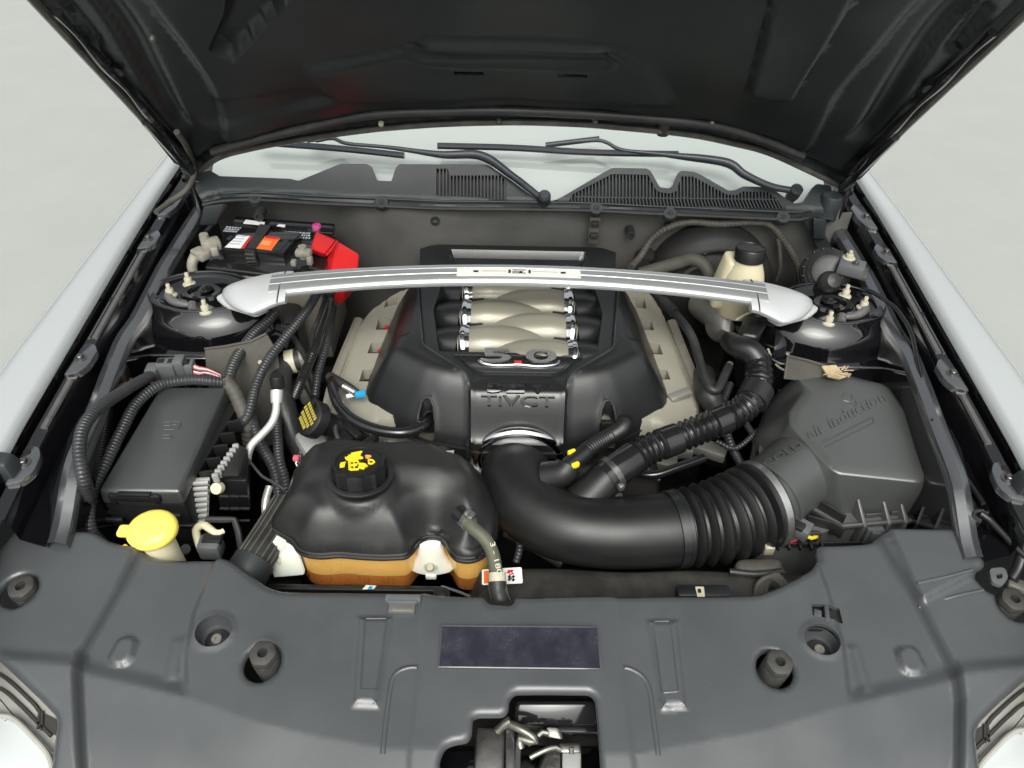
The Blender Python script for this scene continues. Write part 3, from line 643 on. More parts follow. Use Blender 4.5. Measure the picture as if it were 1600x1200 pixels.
# ------------------------------------------------------------------ wipers lying on the screen
WO = np.array([0, 1.405, 1.004]); WN = np.array([0, -math.sin(rad(34)), math.cos(rad(34))])
def WP(px, py, h=0.): return PN(px, py, WO, WN)+WN*h
def wiper(label, blade, arm, cap_, holder, pivot):
    t = thing('windscreen_wiper', tuple(WP(*pivot)), label, 'wiper', 'wipers parked on the windscreen')
    mb = MB(); b = [WP(*q, .008) for q in blade]; V, F = tube(b, .0062, 8, smooth=len(b) > 2); mb.add(V, F); mk('blade', mb.V, mb.F, M['wiper'], t)
    V, F = tube([WP(*q, .001) for q in blade], .003, 6, smooth=len(b) > 2); mk('blade_rubber', V, F, M['rubber'], t)
    n = len(arm); V, F = tube([WP(*q, .013) for q in arm], [.0036, .0036, .0036, .005, .0078, .009, .0072, .0065], 12); mk('arm', V, F, M['wiper'], t)
    mk('blade_holder', *tube([WP(*q, .012) for q in holder], .0052, 10, ds=.02), M['wiper'], t)
    V, F = lathe([(.0001, .026), (.008, .026), (.012, .022), (.013, 0), (.010, -.02)], WP(*pivot), tuple(WN+1e-6), 18); mk('pivot_cap', V, F, M['wiper'], t)
    return t
wiper('black wiper on the left half of the windscreen, arm bending down to the cowl centre', [(400, 224), (440, 228), (540, 236), (632, 246)], [(496, 226), (522, 222), (545, 230), (610, 236), (690, 247), (752, 249), (800, 280), (843, 313)], None, [(482, 224), (524, 219)], (850, 314))
wiper('black wiper on the right half of the windscreen, arm ending at a round pivot', [(684, 231), (800, 234), (920, 241), (1058, 244)], [(880, 229), (930, 225), (948, 229), (972, 240), (1045, 248), (1130, 259), (1160, 278), (1200, 296), (1236, 303)], None, [(852, 232), (935, 222)], (1239, 304))
# ------------------------------------------------------------------ engine: cam covers, block, pulleys, filler cap
eng = thing('engine', (0, 1.05, .5), 'engine block with beige cam covers either side of the black engine cover', 'engine')
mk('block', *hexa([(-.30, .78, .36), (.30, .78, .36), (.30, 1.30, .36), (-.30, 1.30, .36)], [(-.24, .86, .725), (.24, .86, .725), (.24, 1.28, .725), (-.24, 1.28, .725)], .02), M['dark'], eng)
def camz(X): return .792-.30*np.clip(np.abs(X[:, 0])-.255, -.02, .3)-.16*np.clip(np.abs(X[:, 0])-.315, 0, 1)
def CZ(px, py):
    q = P(px, py, .785)
    for _ in range(6): q = P(px, py, float(camz(np.array([[q[0], q[1]]]))[0]))
    return np.array([q[0], q[1]])
camL = [(512, 606), (516, 585), (530, 548), (552, 512), (580, 480), (612, 458), (660, 440), (700, 520), (700, 640), (575, 665), (548, 660), (505, 668), (498, 655)]
camR = [(995, 440), (1015, 452), (1034, 478), (1058, 520), (1082, 565), (1098, 600), (1096, 660), (1060, 672), (900, 650), (900, 520), (930, 440)]
notL = [[(591, 498), (612, 498), (608, 515), (587, 515)], [(580, 535), (602, 535), (597, 552), (574, 552)], [(567, 577), (590, 577), (586, 596), (561, 596)], [(604, 468), (622, 464), (620, 476), (600, 480)]]
notR = [[(990, 464), (1007, 467), (1010, 482), (994, 481)], [(998, 499), (1018, 501), (1022, 516), (1002, 515)], [(1010, 536), (1030, 537), (1036, 554), (1016, 553)], [(1022, 577), (1042, 578), (1048, 593), (1028, 593)]]
for pl, nts, s in ((camL, notL, -1), (camR, notR, 1)):
    o = rnd([CZ(*q) for q in pl], .01); hs_ = [rnd([CZ(*q) for q in l], .001, 2) for l in nts]
    stp = [(565, 489), (535, 586), (520, 640)] if s < 0 else [(1036, 490), (1062, 560), (1090, 640)]
    st = np.array([CZ(*q) for q in stp])
    def zf(X):
        k = np.interp(X[:, 1], st[::-1, 1] if st[0, 1] > st[-1, 1] else st[:, 1], st[::-1, 0] if st[0, 1] > st[-1, 1] else st[:, 0])
        return camz(X)-.008*sst(.0, .003, s*(X[:, 0]-k))-.05*sst(-.0, -.02, sdf(X, o)-.008)+.0
    V, F = sheet(o, zf, .008, holes=hs_, thick=.05)
    cc = mk('cam_cover', V, F, M['beige'], eng, angle=40)
    # grainy outer border strip and the coil pockets with red seals
    ed = [(560, 497), (522, 590), (510, 640)] if s < 0 else [(1050, 500), (1078, 572), (1096, 610)]
    V, F = tube([(*CZ(*q), float(camz(CZ(*q)[None])[0])-.008) for q in ed], .011, 8, ds=.03); mk('cover_edge', V, F, M['beige_rough'], cc)
    for i, l in enumerate(hs_):
        V, F = plate([(*q, float(camz(q[None])[0])-.024) for q in l], .002, np.array([0, 0, 1.])); mk('coil_pocket', V, F, M['print_and_shade'], cc)
        if (i < 3 and s < 0) or (i > 1 and s > 0):
            cq = l.mean(0)-np.array([s*.006, .002]); V, F = lathe([(.0001, .004), (.004, .004), (.005, 0), (.005, -.01)], (*cq, float(camz(cq[None])[0])-.010), seg=12); mk('coil_seal', V, F, M['red_dark'], cc)
# timing cover, alternator and pipes seen between the tank and the cover
mk('timing_cover', *rbox((-.10, .845, .66), (.36, .06, .12), .02), M['alu_raw'], eng)
mb = MB(); c = np.array(P(630, 735, .70)); mb.add(*lathe([(.0001, .05), (.030, .05), (.058, .045), (.064, .035), (.064, -.02), (.05, -.03)], c, (-.35, -1, .75), 40)); mk('alternator', mb.V, mb.F, M['alu_raw'], eng)
mb = MB()
for k in range(14):
    a = k/14*2*math.pi; x, y, z = axes_from((-.35, -1, .75)); p = c+x*.047*math.cos(a)+y*.047*math.sin(a)+z*.048; mb.add(*rbox(p, (.016, .004, .004), .001, np.array([x*math.cos(a)+y*math.sin(a), -x*math.sin(a)+y*math.cos(a), z])))
mk('alternator_vane', mb.V, mb.F, M['alu_raw'], eng)
mk('pipe', *tube([P(600, 700, .76), P(640, 690, .75), P(668, 705, .74), P(660, 735, .73)], .012, 14), M['alu_raw'], eng)
mk('pipe', *tube([P(746, 700, .74), P(745, 760, .72), P(752, 800, .69)], .014, 14), M['alu_raw'], eng)
mk('pipe', *tube([P(775, 800, .70), P(800, 830, .69), P(840, 845, .68), P(860, 800, .68)], .016, 14), M['dark'], eng)
mk('pipe', *tube([P(690, 690, .765), P(694, 715, .76), P(690, 735, .75)], .016, 16), M['rubber'], eng)
mb = MB(); p = P(697, 718, .775)
mb.add(*rbox(p, (.030, .022, .010), .002, yaw(.3))); mb.add(*rbox(p+np.array([.003, -.004, .008]), (.014, .010, .008), .002, yaw(.3))); mb.add(*tube([p+np.array([-.014, .01, .003]), p+np.array([.012, .014, .004])], .003, 8, ds=.05)); mk('pipe_clamp', mb.V, mb.F, M['steel'], eng)
for a, b, z, sx, sy in ((985, 745, .69, .05, .04), (1030, 720, .70, .06, .03), (950, 780, .67, .05, .05), (1100, 700, .69, .08, .03), (1060, 690, .68, .04, .07)):
    mk('bracket', *rbox(P(a, b, z), (sx, sy, .02), .004, yaw(random.uniform(-.5, .5))), M['alu_raw'], eng)
mk('pipe', *tube([P(1120, 640, .77), P(1105, 610, .79), P(1100, 585, .77)], .020, 14), M['rubber'], eng)
mk('bracket', *rbox(P(1062, 618, .79), (.045, .016, .012), .003, yaw(.5)), M['alu_raw'], eng)
mk('bracket', *rbox(P(468, 582, .70), (.05, .12, .03), .012, yaw(.35)), M['alu_raw'], eng)
mk('bracket', *rbox(P(480, 610, .70), (.035, .06, .03), .01, yaw(.35)), M['beige'], eng)
mk('bracket', *rbox(P(560, 672, .765), (.11, .055, .02), .006, yaw(.5)), M['plastic_matt'], eng)
mk('bracket', *rbox(P(548, 668, .778), (.045, .02, .012), .003, yaw(-.9)), M['plastic'], eng)
mk('bracket', *rbox(P(500, 690, .745), (.07, .06, .03), .01, yaw(.6)), M['grey_cast'], eng)
mk('bracket', *rbox(P(540, 700, .74), (.10, .05, .03), .012, yaw(.6)), M['plastic_matt'], eng)
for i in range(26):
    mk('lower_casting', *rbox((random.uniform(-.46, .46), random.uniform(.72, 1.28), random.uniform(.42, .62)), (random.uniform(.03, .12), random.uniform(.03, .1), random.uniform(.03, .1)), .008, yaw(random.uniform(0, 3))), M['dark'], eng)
for l, r_, m_ in (([(1010, 690, .74), (1040, 700, .745), (1085, 690, .75), (1130, 670, .755)], .006, 'rubber'), ([(980, 735, .735), (1020, 742, .74), (1060, 730, .745), (1100, 716, .745)], .0075, 'gloss_black'), ([(975, 700, .75), (1000, 722, .74), (1030, 750, .72)], .005, 'loom'),
                 ([(1140, 600, .76), (1128, 640, .745), (1140, 690, .73), (1160, 730, .71)], .008, 'loom'), ([(1165, 660, .75), (1180, 690, .74), (1175, 725, .73)], .006, 'rubber'), ([(1120, 690, .74), (1150, 700, .74), (1185, 672, .75)], .005, 'loom'),
                 ([(455, 520, .80), (470, 560, .78), (480, 600, .75), (500, 640, .73)], .007, 'rubber'), ([(520, 480, .80), (512, 530, .79), (498, 580, .77), (492, 620, .75)], .008, 'loom'), ([(440, 610, .76), (455, 640, .75), (470, 690, .73), (468, 730, .71)], .007, 'loom'),
                 ([(790, 830, .715), (830, 850, .71), (880, 880, .705)], .010, 'rubber'), ([(800, 815, .72), (812, 850, .71), (806, 880, .70)], .006, 'loom'), ([(640, 700, .755), (655, 690, .77), (672, 700, .775)], .005, 'loom')):
    mk('harness_cable', *tube([P(*q) for q in l], r_, 10, corr=(.006, .0012) if m_ == 'loom' else None), M[m_], eng)
# oil filler cap: a ribbed cap with a wing facing the left, yellow print
oc = P(489, 655, .815); ax = np.array([-.62, -.30, .72]); ax /= np.linalg.norm(ax)
ocap = mk('oil_filler_cap', *lathe([(.0001, .010), (.026, .010), (.030, .007), (.031, 0), (.031, -.010), (.022, -.012), (.020, -.05), (.024, -.06)], oc, tuple(ax), 36), M['plastic'], eng)
x_, y_, z_ = axes_from(ax)
mk('cap_wing', *rbox(oc+ax*.002+x_*.0-y_*(-.018), (.030, .022, .016), .004, np.array([x_, y_, z_])), M['plastic'], ocap)
for k, (ln, off) in enumerate(((.044, .012), (.048, .003), (.040, -.006), (.030, -.014))):
    p = oc+ax*.0101+y_*off-x_*.002; mb = MB(); n_ = 7
    for i in range(n_): mb.add(*rbox(p+x_*(-ln/2+ln*(i+.5)/n_), (ln/n_*.62, .0062, .0012), 0, np.array([x_, y_, z_])))
    mk('cap_print', mb.V, mb.F, M['faded_yellow'], ocap)

# ------------------------------------------------------------------ engine cover
cov = thing('engine_cover', (0, 1.05, .8), 'black plastic engine cover with 5.0 badge and champagne runners under the strut brace', 'engine cover')
half = [(.070, .846), (.080, .852), (.140, .866), (.176, .880), (.225, .915), (.252, .938), (.264, .970), (.262, 1.0), (.252, 1.10), (.238, 1.22), (.205, 1.29), (.165, 1.315)]
ol = rnd([(x, y) for x, y in half]+[(-x, y) for x, y in half[::-1]], .012)
ridge = rnd([(-.20, 1.33), (-.182, 1.156), (-.158, .985), (-.079, .916), (-.077, .80), (.077, .80), (.079, .916), (.158, .985), (.182, 1.156), (.20, 1.33)], .010)
win = rnd([(-.137, 1.215), (-.150, 1.10), (-.132, .984), (.132, .984), (.150, 1.10), (.137, 1.215)], .006)
badge_p = rnd([(-.112, .978), (.112, .978), (.070, .930), (.055, .925), (-.055, .925), (-.070, .930)], .006)
pan32 = rnd([(-.070, .82), (-.070, .902), (-.050, .916), (.050, .916), (.070, .902), (.070, .82)], .006)
backp = rnd([(-.135, 1.292), (-.118, 1.225), (.118, 1.225), (.135, 1.292)], .006)
arcs = []
for s in (1, -1): arcs.append(rnd([(s*.135, .80), (s*.128, .884), (s*.146, .900), (s*.163, .894), (s*.168, .80)], .012))
chan = [rnd([(s*.190, 1.33), (s*.176, 1.02), (s*.188, 1.005), (s*.212, 1.02), (s*.222, 1.33)], .008) for s in (1, -1)]
def notch_pts(s): return [(s*.1335, .846), (s*.1325, .880), (s*.1345, .892), (s*.140, .9005), (s*.147, .903), (s*.1545, .9005), (s*.160, .892), (s*.1625, .880), (s*.1635, .85)]
def smin(a, b, k): h = np.clip(.5+.5*(b-a)/k, 0, 1); return b*(1-h)+a*h-k*h*(1-h)
def covz(X):
    x, y = X[:, 0], X[:, 1]; d = sdf(X, ol)
    H = .112+.002*np.sin(y*12)
    z = .775+smin(.012*sst(-.001, .004, d)+d*1.75, H, .034)
    ins = sdf(X, ridge)
    z += .0022*sst(-.0055, -.0015, ins)*sst(.004, 0, ins)*sst(.0, .02, d)
    # centre: recessed, level, then falling to the throttle
    zin = np.where(y > .898, .874, .874-.074*sst(.898, .846, y)**1.15)
    zin = np.minimum(zin, .905)
    k = sst(-.0005, .0045, ins); z = z*(1-k)+zin*k
    z -= .0025*sst(0, .002, sdf(X, pan32))
    z -= .030*sst(0, .006, sdf(X, win)); z += .002*sst(0, .002, sdf(X, badge_p))
    z -= (.010+.22*(1.292-np.clip(y, 1.22, 1.292)))*sst(0, .006, sdf(X, backp)); z += .003*sst(-.006, -.001, sdf(X, backp))*sst(.003, 0, sdf(X, backp))
    for c in chan: z -= .004*sst(0, .010, sdf(X, c))*sst(.02, .06, d)
    for s_ in (1, -1): z += .0025*sst(.006, .001, dist(X, np.array(notch_pts(s_)), False))
    return z
ring = [(.060*math.cos(a), .846+.052*math.sin(a)) for a in np.linspace(0, math.pi, 24)]
mouth = np.array([(-.060, .80)]+[(-x, y) for x, y in ring]+[(.060, .80)])
def with_notch(poly, s):
    """cut the arch out of the front edge of the outline"""
    N_ = np.array(notch_pts(s)); ins_ = [tuple(q) for q in N_[1:-1]]
    if area(poly) < 0: poly = poly[::-1]
    out_ = []; done = False; lo_x, hi_x = sorted((N_[0, 0], N_[-1, 0])); seq = ins_ if s > 0 else ins_[::-1]
    for q in poly:
        if q[1] < .91 and lo_x-.001 < q[0] < hi_x+.001: continue
        out_.append(q)
    out_ = np.array(out_); k_ = [i for i in range(len(out_)) if out_[i][1] < .95 and out_[(i+1) % len(out_)][1] < .95 and min(out_[i][0], out_[(i+1) % len(out_)][0]) <= lo_x and max(out_[i][0], out_[(i+1) % len(out_)][0]) >= hi_x]
    i = k_[0]; A_, B_ = out_[i], out_[(i+1) % len(out_)]
    def at_(x): t_ = (x-A_[0])/(B_[0]-A_[0]); return A_+(B_-A_)*t_
    seq = sorted([lo_x+.0008, hi_x-.0008], reverse=bool(A_[0] > B_[0])); mid_ = sorted(ins_, key=lambda q: q[0], reverse=bool(A_[0] > B_[0]))
    return np.vstack([out_[:i+1], [at_(seq[0])], mid_, [at_(seq[1])], out_[i+1:]])
ol_cut = with_notch(with_notch(ol, 1), -1)
V, F = sheet(ol_cut, covz, .0050, lines=[ridge, win, badge_p, offset(win, -.006), offset(ridge, -.0045), offset(ridge, .002)], thick=.030)
shell = mk('shell', V, F, M['cover_plastic'], cov, angle=42)
V, F = tube([(*q, .779) for q in densify(ol, .01)][::1]+[(*ol[0], .779)], .0022, 6, ds=.01, smooth=False); mk('rim_bead', V, F, M['plastic'], cov)
for s in (1, -1):
    L_ = densify(np.array(notch_pts(s)[1:-1]), .003, False); V, F = tube([(*q, covz(q[None])[0]+.0006) for q in L_], .0022, 8, smooth=False, ds=.003); mk('notch_lip', V, F, M['cover_edge'], cov)
    mk('notch_shade', *rbox((s*.148, .896, .790), (.028, .010, .030), .002), M['print_and_shade'], cov)  # black block paints the shade inside the notch
rg = [q for q in ridge if q[1] > .853 and q[1] < 1.28]
for sd in (1, -1):
    side_ = sorted([q for q in rg if q[0]*sd > 0], key=lambda q: -q[1]); L = [(*q, covz(offset(ridge, .0025)[[np.argmin(((ridge-q)**2).sum(1))]])[0]+.0006) for q in side_]
    V, F = tube(L, .0016, 6, smooth=False, ds=.004); mk('ridge_bead', V, F, M['cover_edge'], cov)
# 5.0 plate and badge
V, F = sheet(offset(badge_p, -.003), lambda X: covz(X)*0+.8775, .012, thick=.004); mk('badge_plate', V, F, M['gloss_black'], cov)
V, F = tube([(*q, .8775) for q in offset(badge_p, -.006)]+[(*offset(badge_p, -.006)[0], .8775)], .0008, 6, ds=.008, smooth=False); mk('badge_line', V, F, M['cover_plastic'], cov)
z0 = .8800
def arcp(cx, cy, rx_, ry_, a0, a1, n=22, z=z0): return [(cx+rx_*math.cos(rad(a)), cy+ry_*math.sin(rad(a)), z) for a in np.linspace(a0, a1, n)]
# one chrome lower rim under both figures, then the figures: black bodies with thin chrome outlines
bdg = mk('badge', *tube([(-.064, .9565, .8790), (-.058, .9495, .8790), (-.036, .9455, .8790), (-.012, .9470, .8790), (0, .9485, .8790), (.014, .9465, .8790), (.038, .9450, .8790), (.062, .9505, .8790), (.067, .9580, .8790)], .0024, 10), M['chrome'], cov)
V, F = text('5', (-.061, .9520, .8805), (-.011, .9520, .8805), (-.061, .9725, .8910), h=.0030, sink=.004); mk('figure_five', V, F, M['satin_chrome'], bdg, smooth=False)
V, F = text('0', (.011, .9520, .8805), (.063, .9520, .8805), (.011, .9725, .8910), h=.0030, sink=.004); mk('figure_zero', V, F, M['satin_chrome'], bdg, smooth=False)
mk('badge_point', *rbox((-.0005, .9500, .8825), (.0125, .0060, .003), .001), M['red'], bdg)
# raised lettering
def sl32(X): return covz(X)
V, F = text('32V', (-.049, .8893, .872), (.051, .8893, .872), (-.049, .9065, .872), h=.0034, surf=sl32); mk('lettering', V, F, M['gloss_black'], cov, smooth=False)
V, F = text('TiVCT', (-.058, .8778, .872), (.058, .8778, .872), (-.058, .8868, .872), h=.0034, surf=sl32); mk('lettering', V, F, M['gloss_black'], cov, smooth=False)
# runners weaving across, chrome collars, black bells
for i, (s, y) in enumerate([(s, y) for k in range(4) for s, y in ((1, .994+.074*k), (-1, 1.030+.074*k))]):
    if y > 1.24: continue
    pth = [(s*.100, y, .846), (s*.060, y, .850), (s*.015, y+.004, .846), (-s*.030, y+.010, .838), (-s*.070, y+.018, .826)]
    V, F = tube(pth, [.031, .036, .0355, .031, .022], 28, ds=.005); rn = mk('runner', V, F, M['runner'], cov)
    V, F = tube([(s*.083, y, .848), (s*.0845, y, .848), (s*.099, y, .847), (s*.1005, y, .847)], [.0355, .0395, .0395, .0355], 30, ds=.0015, smooth=False); mk('chrome_collar', V, F, M['chrome'], rn)
    V, F = tube([(s*.099, y, .847), (s*.118, y+.004, .846), (s*.142, y+.012, .843)], [.036, .033, .027], 26, ds=.005); mk('bell', V, F, M['cover_plastic'], rn)
    V, F = tube([(s*.082, y+.037, .862), (s*.062, y+.037, .866)], [.006, .0045], 10, ds=.005); mk('collar_slot', V, F, M['print_and_shade'], rn)
# chrome throttle arch
tc_ = np.array([.004, .853, .757]); V, F = tube([tc_+np.array([.067*math.cos(a), .0, .063*math.sin(a)]) for a in np.linspace(rad(-25), rad(205), 40)], .0088, 12, smooth=False, ds=.004); mk('throttle_arch', V, F, M['chrome'], cov)
V, F = tube([tc_+np.array([.073*math.cos(a), .003, .068*math.sin(a)]) for a in np.linspace(rad(-20), rad(200), 40)], .0030, 10, smooth=False, ds=.004); mk('throttle_lip', V, F, M['cover_plastic'], cov)
mk('front_blade', *hexa([(-.082, .842, .70), (-.076, .842, .70), (-.076, .865, .70), (-.082, .865, .70)], [(-.082, .842, .80), (-.076, .842, .80), (-.076, .87, .80), (-.082, .87, .80)], .001), M['plastic'], cov)

# ------------------------------------------------------------------ intake elbow with bellows and clamp
inl = thing('intake_tube', (.1, .70, .7), 'fat black intake elbow with ribbed bellows, curving from the throttle to the air filter box', 'intake tube')
pth = [P(808, 738, .752), P(806, 758, .758), P(826, 792, .763), P(880, 822, .764), P(950, 832, .763), P(1030, 829, .763), P(1062, 826, .763)]
V, F = tube(pth, [.058, .054, .052, .052, .053, .054, .055], 40, ds=.006); mk('elbow', V, F, M['elbow'], inl)
bp_ = [P(1058, 826, .763), P(1090, 821, .763), P(1130, 812, .765), P(1180, 792, .767)]
V, F = tube(bp_, [.059, .064, .067, .069], 44, corr=(.0195, .0150, .04, .95)); mk('bellows', V, F, M['elbow'], inl)
def hoop(c, ax, r, wdt, th, seg=40): return lathe([(r, -wdt/2), (r+th, -wdt/2), (r+th, wdt/2), (r, wdt/2)], c, tuple(np.array(ax)+1e-6), seg)
a_ = bp_[-1]; d_ = (bp_[-1]-bp_[-2]); d_ /= np.linalg.norm(d_)
mk('bellows_cuff', *hoop(a_+d_*.008, d_, .060, .022, .008), M['plastic_matt'], inl)
cl = mk('hose_clamp', *hoop(a_+d_*.010, d_, .0685, .011, .0012, 48), M['steel'], inl)
x_, y_, z_ = axes_from(d_); sc_p = a_+d_*.010+np.array([.040, -.058, -.012]); mk('clamp_screw', *rbox(a_+d_*.010+(-y_*.02-np.array([0, 1., 0])*.066+np.array([0, 0, 1.])*.0), (.016, .016, .018), .003), M['zinc'], cl)
e_ = P(1052, 826, .763); mk('elbow_cuff', *lathe([(.0545, -.012), (.0585, -.012), (.0585, .006), (.0555, .008)], bp_[0], tuple((bp_[1]-bp_[0])/np.linalg.norm(bp_[1]-bp_[0])+1e-6), 44), M['cover_plastic'], inl)
# moulding seam along the top of the elbow
sm = []
pp_, _ = resample(cr(pth), .01); T_ = np.gradient(pp_, axis=0)
for q, t in zip(pp_[2:-1], T_[2:-1]):
    nrm = np.cross(t, [0, 0, 1.]); nrm /= np.linalg.norm(nrm); sm.append(q+np.array([0, 0, .0455])+(-nrm if nrm[1] < 0 else nrm)*.0245)
V, F = tube(sm, .0009, 5); mk('mould_seam', V, F, M['elbow'], inl)
V, F = tube([P(855, 745, .800), P(880, 738, .815), P(888, 728, .822)], [.024, .021, .019], 20); mk('side_port', V, F, M['elbow'], inl)
V, F = tube([P(905, 790, .775), P(935, 760, .800), P(952, 742, .812)], [.032, .029, .027], 24); mk('side_port', V, F, M['elbow'], inl)

# corrugated breather hose to the right rear
bh = thing('breather_hose', tuple(P(1080, 680, .82)), 'long ribbed black air hose running from the intake elbow back to the brake booster side', 'air hose')
bpts = [P(945, 748, .812), P(972, 728, .820), P(1010, 704, .825), P(1060, 684, .83), P(1115, 662, .838), P(1158, 641, .846), P(1181, 614, .855), P(1186, 585, .865), P(1184, 560, .875)]
def br(u, s):
    r = .0262-.004*u
    for a, b in ((.16, .30), (.38, .55), (.62, .76), (.84, .99)):
        if a < u < b: r -= .0062*(.5-.5*math.cos(2*math.pi*s/.0108))**.7
    return r
V, F = tube(bpts, br, 28, ds=.0015); mk('ribbed_hose', V, F, M['gloss_black'], bh)
for u, wdt in ((.80, .030),):
    q, _ = resample(cr(bpts), .004); i = int(u*len(q)); t = q[i+1]-q[i-1]; mk('collar', *hoop(q[i], t/np.linalg.norm(t), .0215, wdt, .0045, 28), M['plastic_matt'], bh)
V, F = tube([P(1184, 562, .877), P(1172, 548, .885), P(1152, 541, .882), P(1140, 533, .87)], [.019, .020, .019, .017], 22); mk('hose_end', V, F, M['plastic'], bh)
d_ = bpts[1]-bpts[0]; d_ /= np.linalg.norm(d_)
cl = mk('hose_clamp', *hoop(bpts[0]+d_*.014, d_, .0268, .009, .0014, 32), M['latch'], bh); mk('clamp_screw', *rbox(P(967, 757, .815), (.010, .02, .012), .003, yaw(.5)), M['steel'], cl)

ph = thing('vent_hose', tuple(P(930, 700, .80)), 'short fine-ribbed black vent hose with yellow clip at the right engine cover notch', 'vent hose')
V, F = tube([P(908, 712, .826), P(925, 698, .828), P(968, 672, .822), P(975, 655, .80)], .0135, 20, corr=(.0046, .0028, .08, .80)); mk('ribbed_hose', V, F, M['plastic'], ph)
V, F = tube([P(884, 730, .823), P(912, 709, .826)], [.012, .0145], 16, ds=.004); mk('quick_connector', V, F, M['plastic'], ph)
for a, b in ((893, 707), (899, 727)): mk('yellow_clip', *rbox(P(a, b, .834), (.013, .006, .010), .002, yaw(.5)), M['yellow_print'], ph)
lh = thing('crankcase_hose', tuple(P(590, 670, .80)), 'smooth black hose looping from left cam cover into the left engine cover notch', 'rubber hose')
V, F = tube([P(521, 592, .805), P(520, 606, .812), P(530, 634, .815), P(552, 656, .815), P(590, 672, .815), P(632, 676, .815), P(662, 664, .810), P(672, 652, .795)], .0092, 18); mk('hose', V, F, M['gloss_black'], lh)
mk('hose_end', *tube([P(515, 588, .805), P(540, 603, .812), P(556, 615, .81)], .0085, 12), M['rubber'], lh); mk('ribbed_end', *tube([P(538, 604, .816), P(556, 614, .816)], .0065, 10, corr=(.004, .0015)), M['steel'], lh)
mk('blue_clip', *rbox(P(563, 616, .815), (.018, .010, .010), .002, yaw(.3)), M['blue'], lh); mk('white_clip', *rbox(P(548, 618, .81), (.016, .006, .006), .002, yaw(.3)), M['white'], lh)

# ------------------------------------------------------------------ air filter box
air = thing('air_filter_box', (.52, .85, .70), 'large grey air filter box with raised lettering on its lid, right side', 'air filter box')
top_l = [P(1243, 584, .845), P(1312, 586, .845), P(1378, 603, .838), P(1412, 640, .835), P(1446, 738, .822), P(1438, 757, .820), P(1305, 742, .822), P(1288, 726, .824), P(1232, 660, .834), P(1236, 640, .836), P(1262, 608, .842)]
bot_l = [P(1215, 612, .765), P(1318, 585, .765), P(1398, 615, .765), P(1432, 672, .758), P(1468, 785, .752), P(1455, 805, .752), P(1310, 800, .755), P(1262, 775, .757), P(1205, 720, .760), P(1180, 680, .762), P(1195, 640, .764)]
tp = rnd(np.array(top_l)[:, :2], .010, 4); 
def ltz(X): return .838-.085*(.93-X[:, 1])*1.0-.01*(X[:, 0]-.5)*0
botp = rnd(np.array(bot_l)[:, :2], .012, 4)
# loft the lid from rim to top with a rounded shoulder
tops = np.array(top_l); bots = np.array(bot_l)
tops[:, 2] = ltz(tops)
def rnd3(p, r, n=6):
    q = rnd(p[:, :2], r, n); z = np.repeat(p[:, 2], n); return np.column_stack([q, z])
T3 = rnd3(tops, .011); B3 = rnd3(bots, .014); cT = T3.mean(0)
rings = [B3+np.array([0, 0, -.02]), B3]
for t in (.25, .5, .72, .86, .94, .985): rings.append(B3+(T3-B3)*np.array([t*.92, t*.92, t**.9*.965]))
rings.append(np.column_stack([(B3+(T3-B3)*.965)[:, :2], (B3+(T3-B3)*.985)[:, 2]]))
rings.append(T3.copy()); 
R_ = T3.copy(); R_[:, :2] = cT[:2]+(T3[:, :2]-cT[:2])*.965; R_[:, 2] = ltz(R_)+.0014; rings.append(R_)
for k in (.8, .5, .2, .02):
    R_ = T3.copy(); R_[:, :2] = cT[:2]+(T3[:, :2]-cT[:2])*k; R_[:, 2] = ltz(R_)+.0016; rings.append(R_)
V, F = loft(rings); lid = mk('lid', V, F, M['lid'], air, angle=60)
# outlet neck
n0, n1 = P(1183, 790, .767), P(1292, 700, .766)
V, F = tube([n0, n0+(n1-n0)*.08, n0+(n1-n0)*.5, n1, n1+(n1-n0)*.25], [.060, .059, .060, .062, .05], 44, ds=.01); mk('outlet_neck', V, F, M['lid'], air, angle=60)
d_ = (n1-n0)/np.linalg.norm(n1-n0); mk('neck_bead', *hoop(n0+d_*.022, d_, .0585, .006, .005, 44), M['lid'], air)
# base tray: rim, ribs, clips
rim = rnd([P(1188, 842, .752), P(1262, 842, .752), P(1310, 822, .752), P(1478, 806, .752), P(1495, 786, .752), P(1474, 735, .755), P(1424, 640, .758), P(1330, 575, .765), P(1220, 600, .765), P(1185, 700, .755)], .016)
V, F = prism(offset(rim, -.003), .60, .748, .003); mk('base', V, F, M['tray'], air)
V, F = sheet(rim, lambda X: .752+.014*np.clip((X[:, 1]-.75)/.3, 0, 1), .02, thick=.007); mk('rim', V, F, M['tray'], air)
rp = [P(1310, 823, .755), P(1400, 815, .755), P(1478, 807, .755), P(1494, 786, .757), P(1472, 733, .762), P(1423, 640, .772), P(1395, 610, .776)]
V, F = tube(rp, .0042, 8); mk('rim_bead', V, F, M['lid'], air)
def wall(p, q, z0, z1, th=.004):
    p, q = np.array(p), np.array(q); d = q-p; l = np.linalg.norm(d[:2]); a = math.atan2(d[1], d[0]); c = (p+q)/2; return rbox((c[0], c[1], (z0+z1)/2), (l, th, z1-z0), .0012, yaw(a))
for a, b in ((1348, 819), (1386, 815), (1412, 813), (1437, 810)):
    p = P(a, b, .752); q = P(a-9, b-34, .775)
    V, F = hexa([p+np.array([-.0028, -.009, -.055]), p+np.array([.0028, -.009, -.055]), q+np.array([.0028, 0, -.05]), q+np.array([-.0028, 0, -.05])], [p+np.array([-.0028, -.009, .005]), p+np.array([.0028, -.009, .005]), q+np.array([.002, 0, .008]), q+np.array([-.002, 0, .008])], .001); mk('rib', V, F, M['tray'], air)
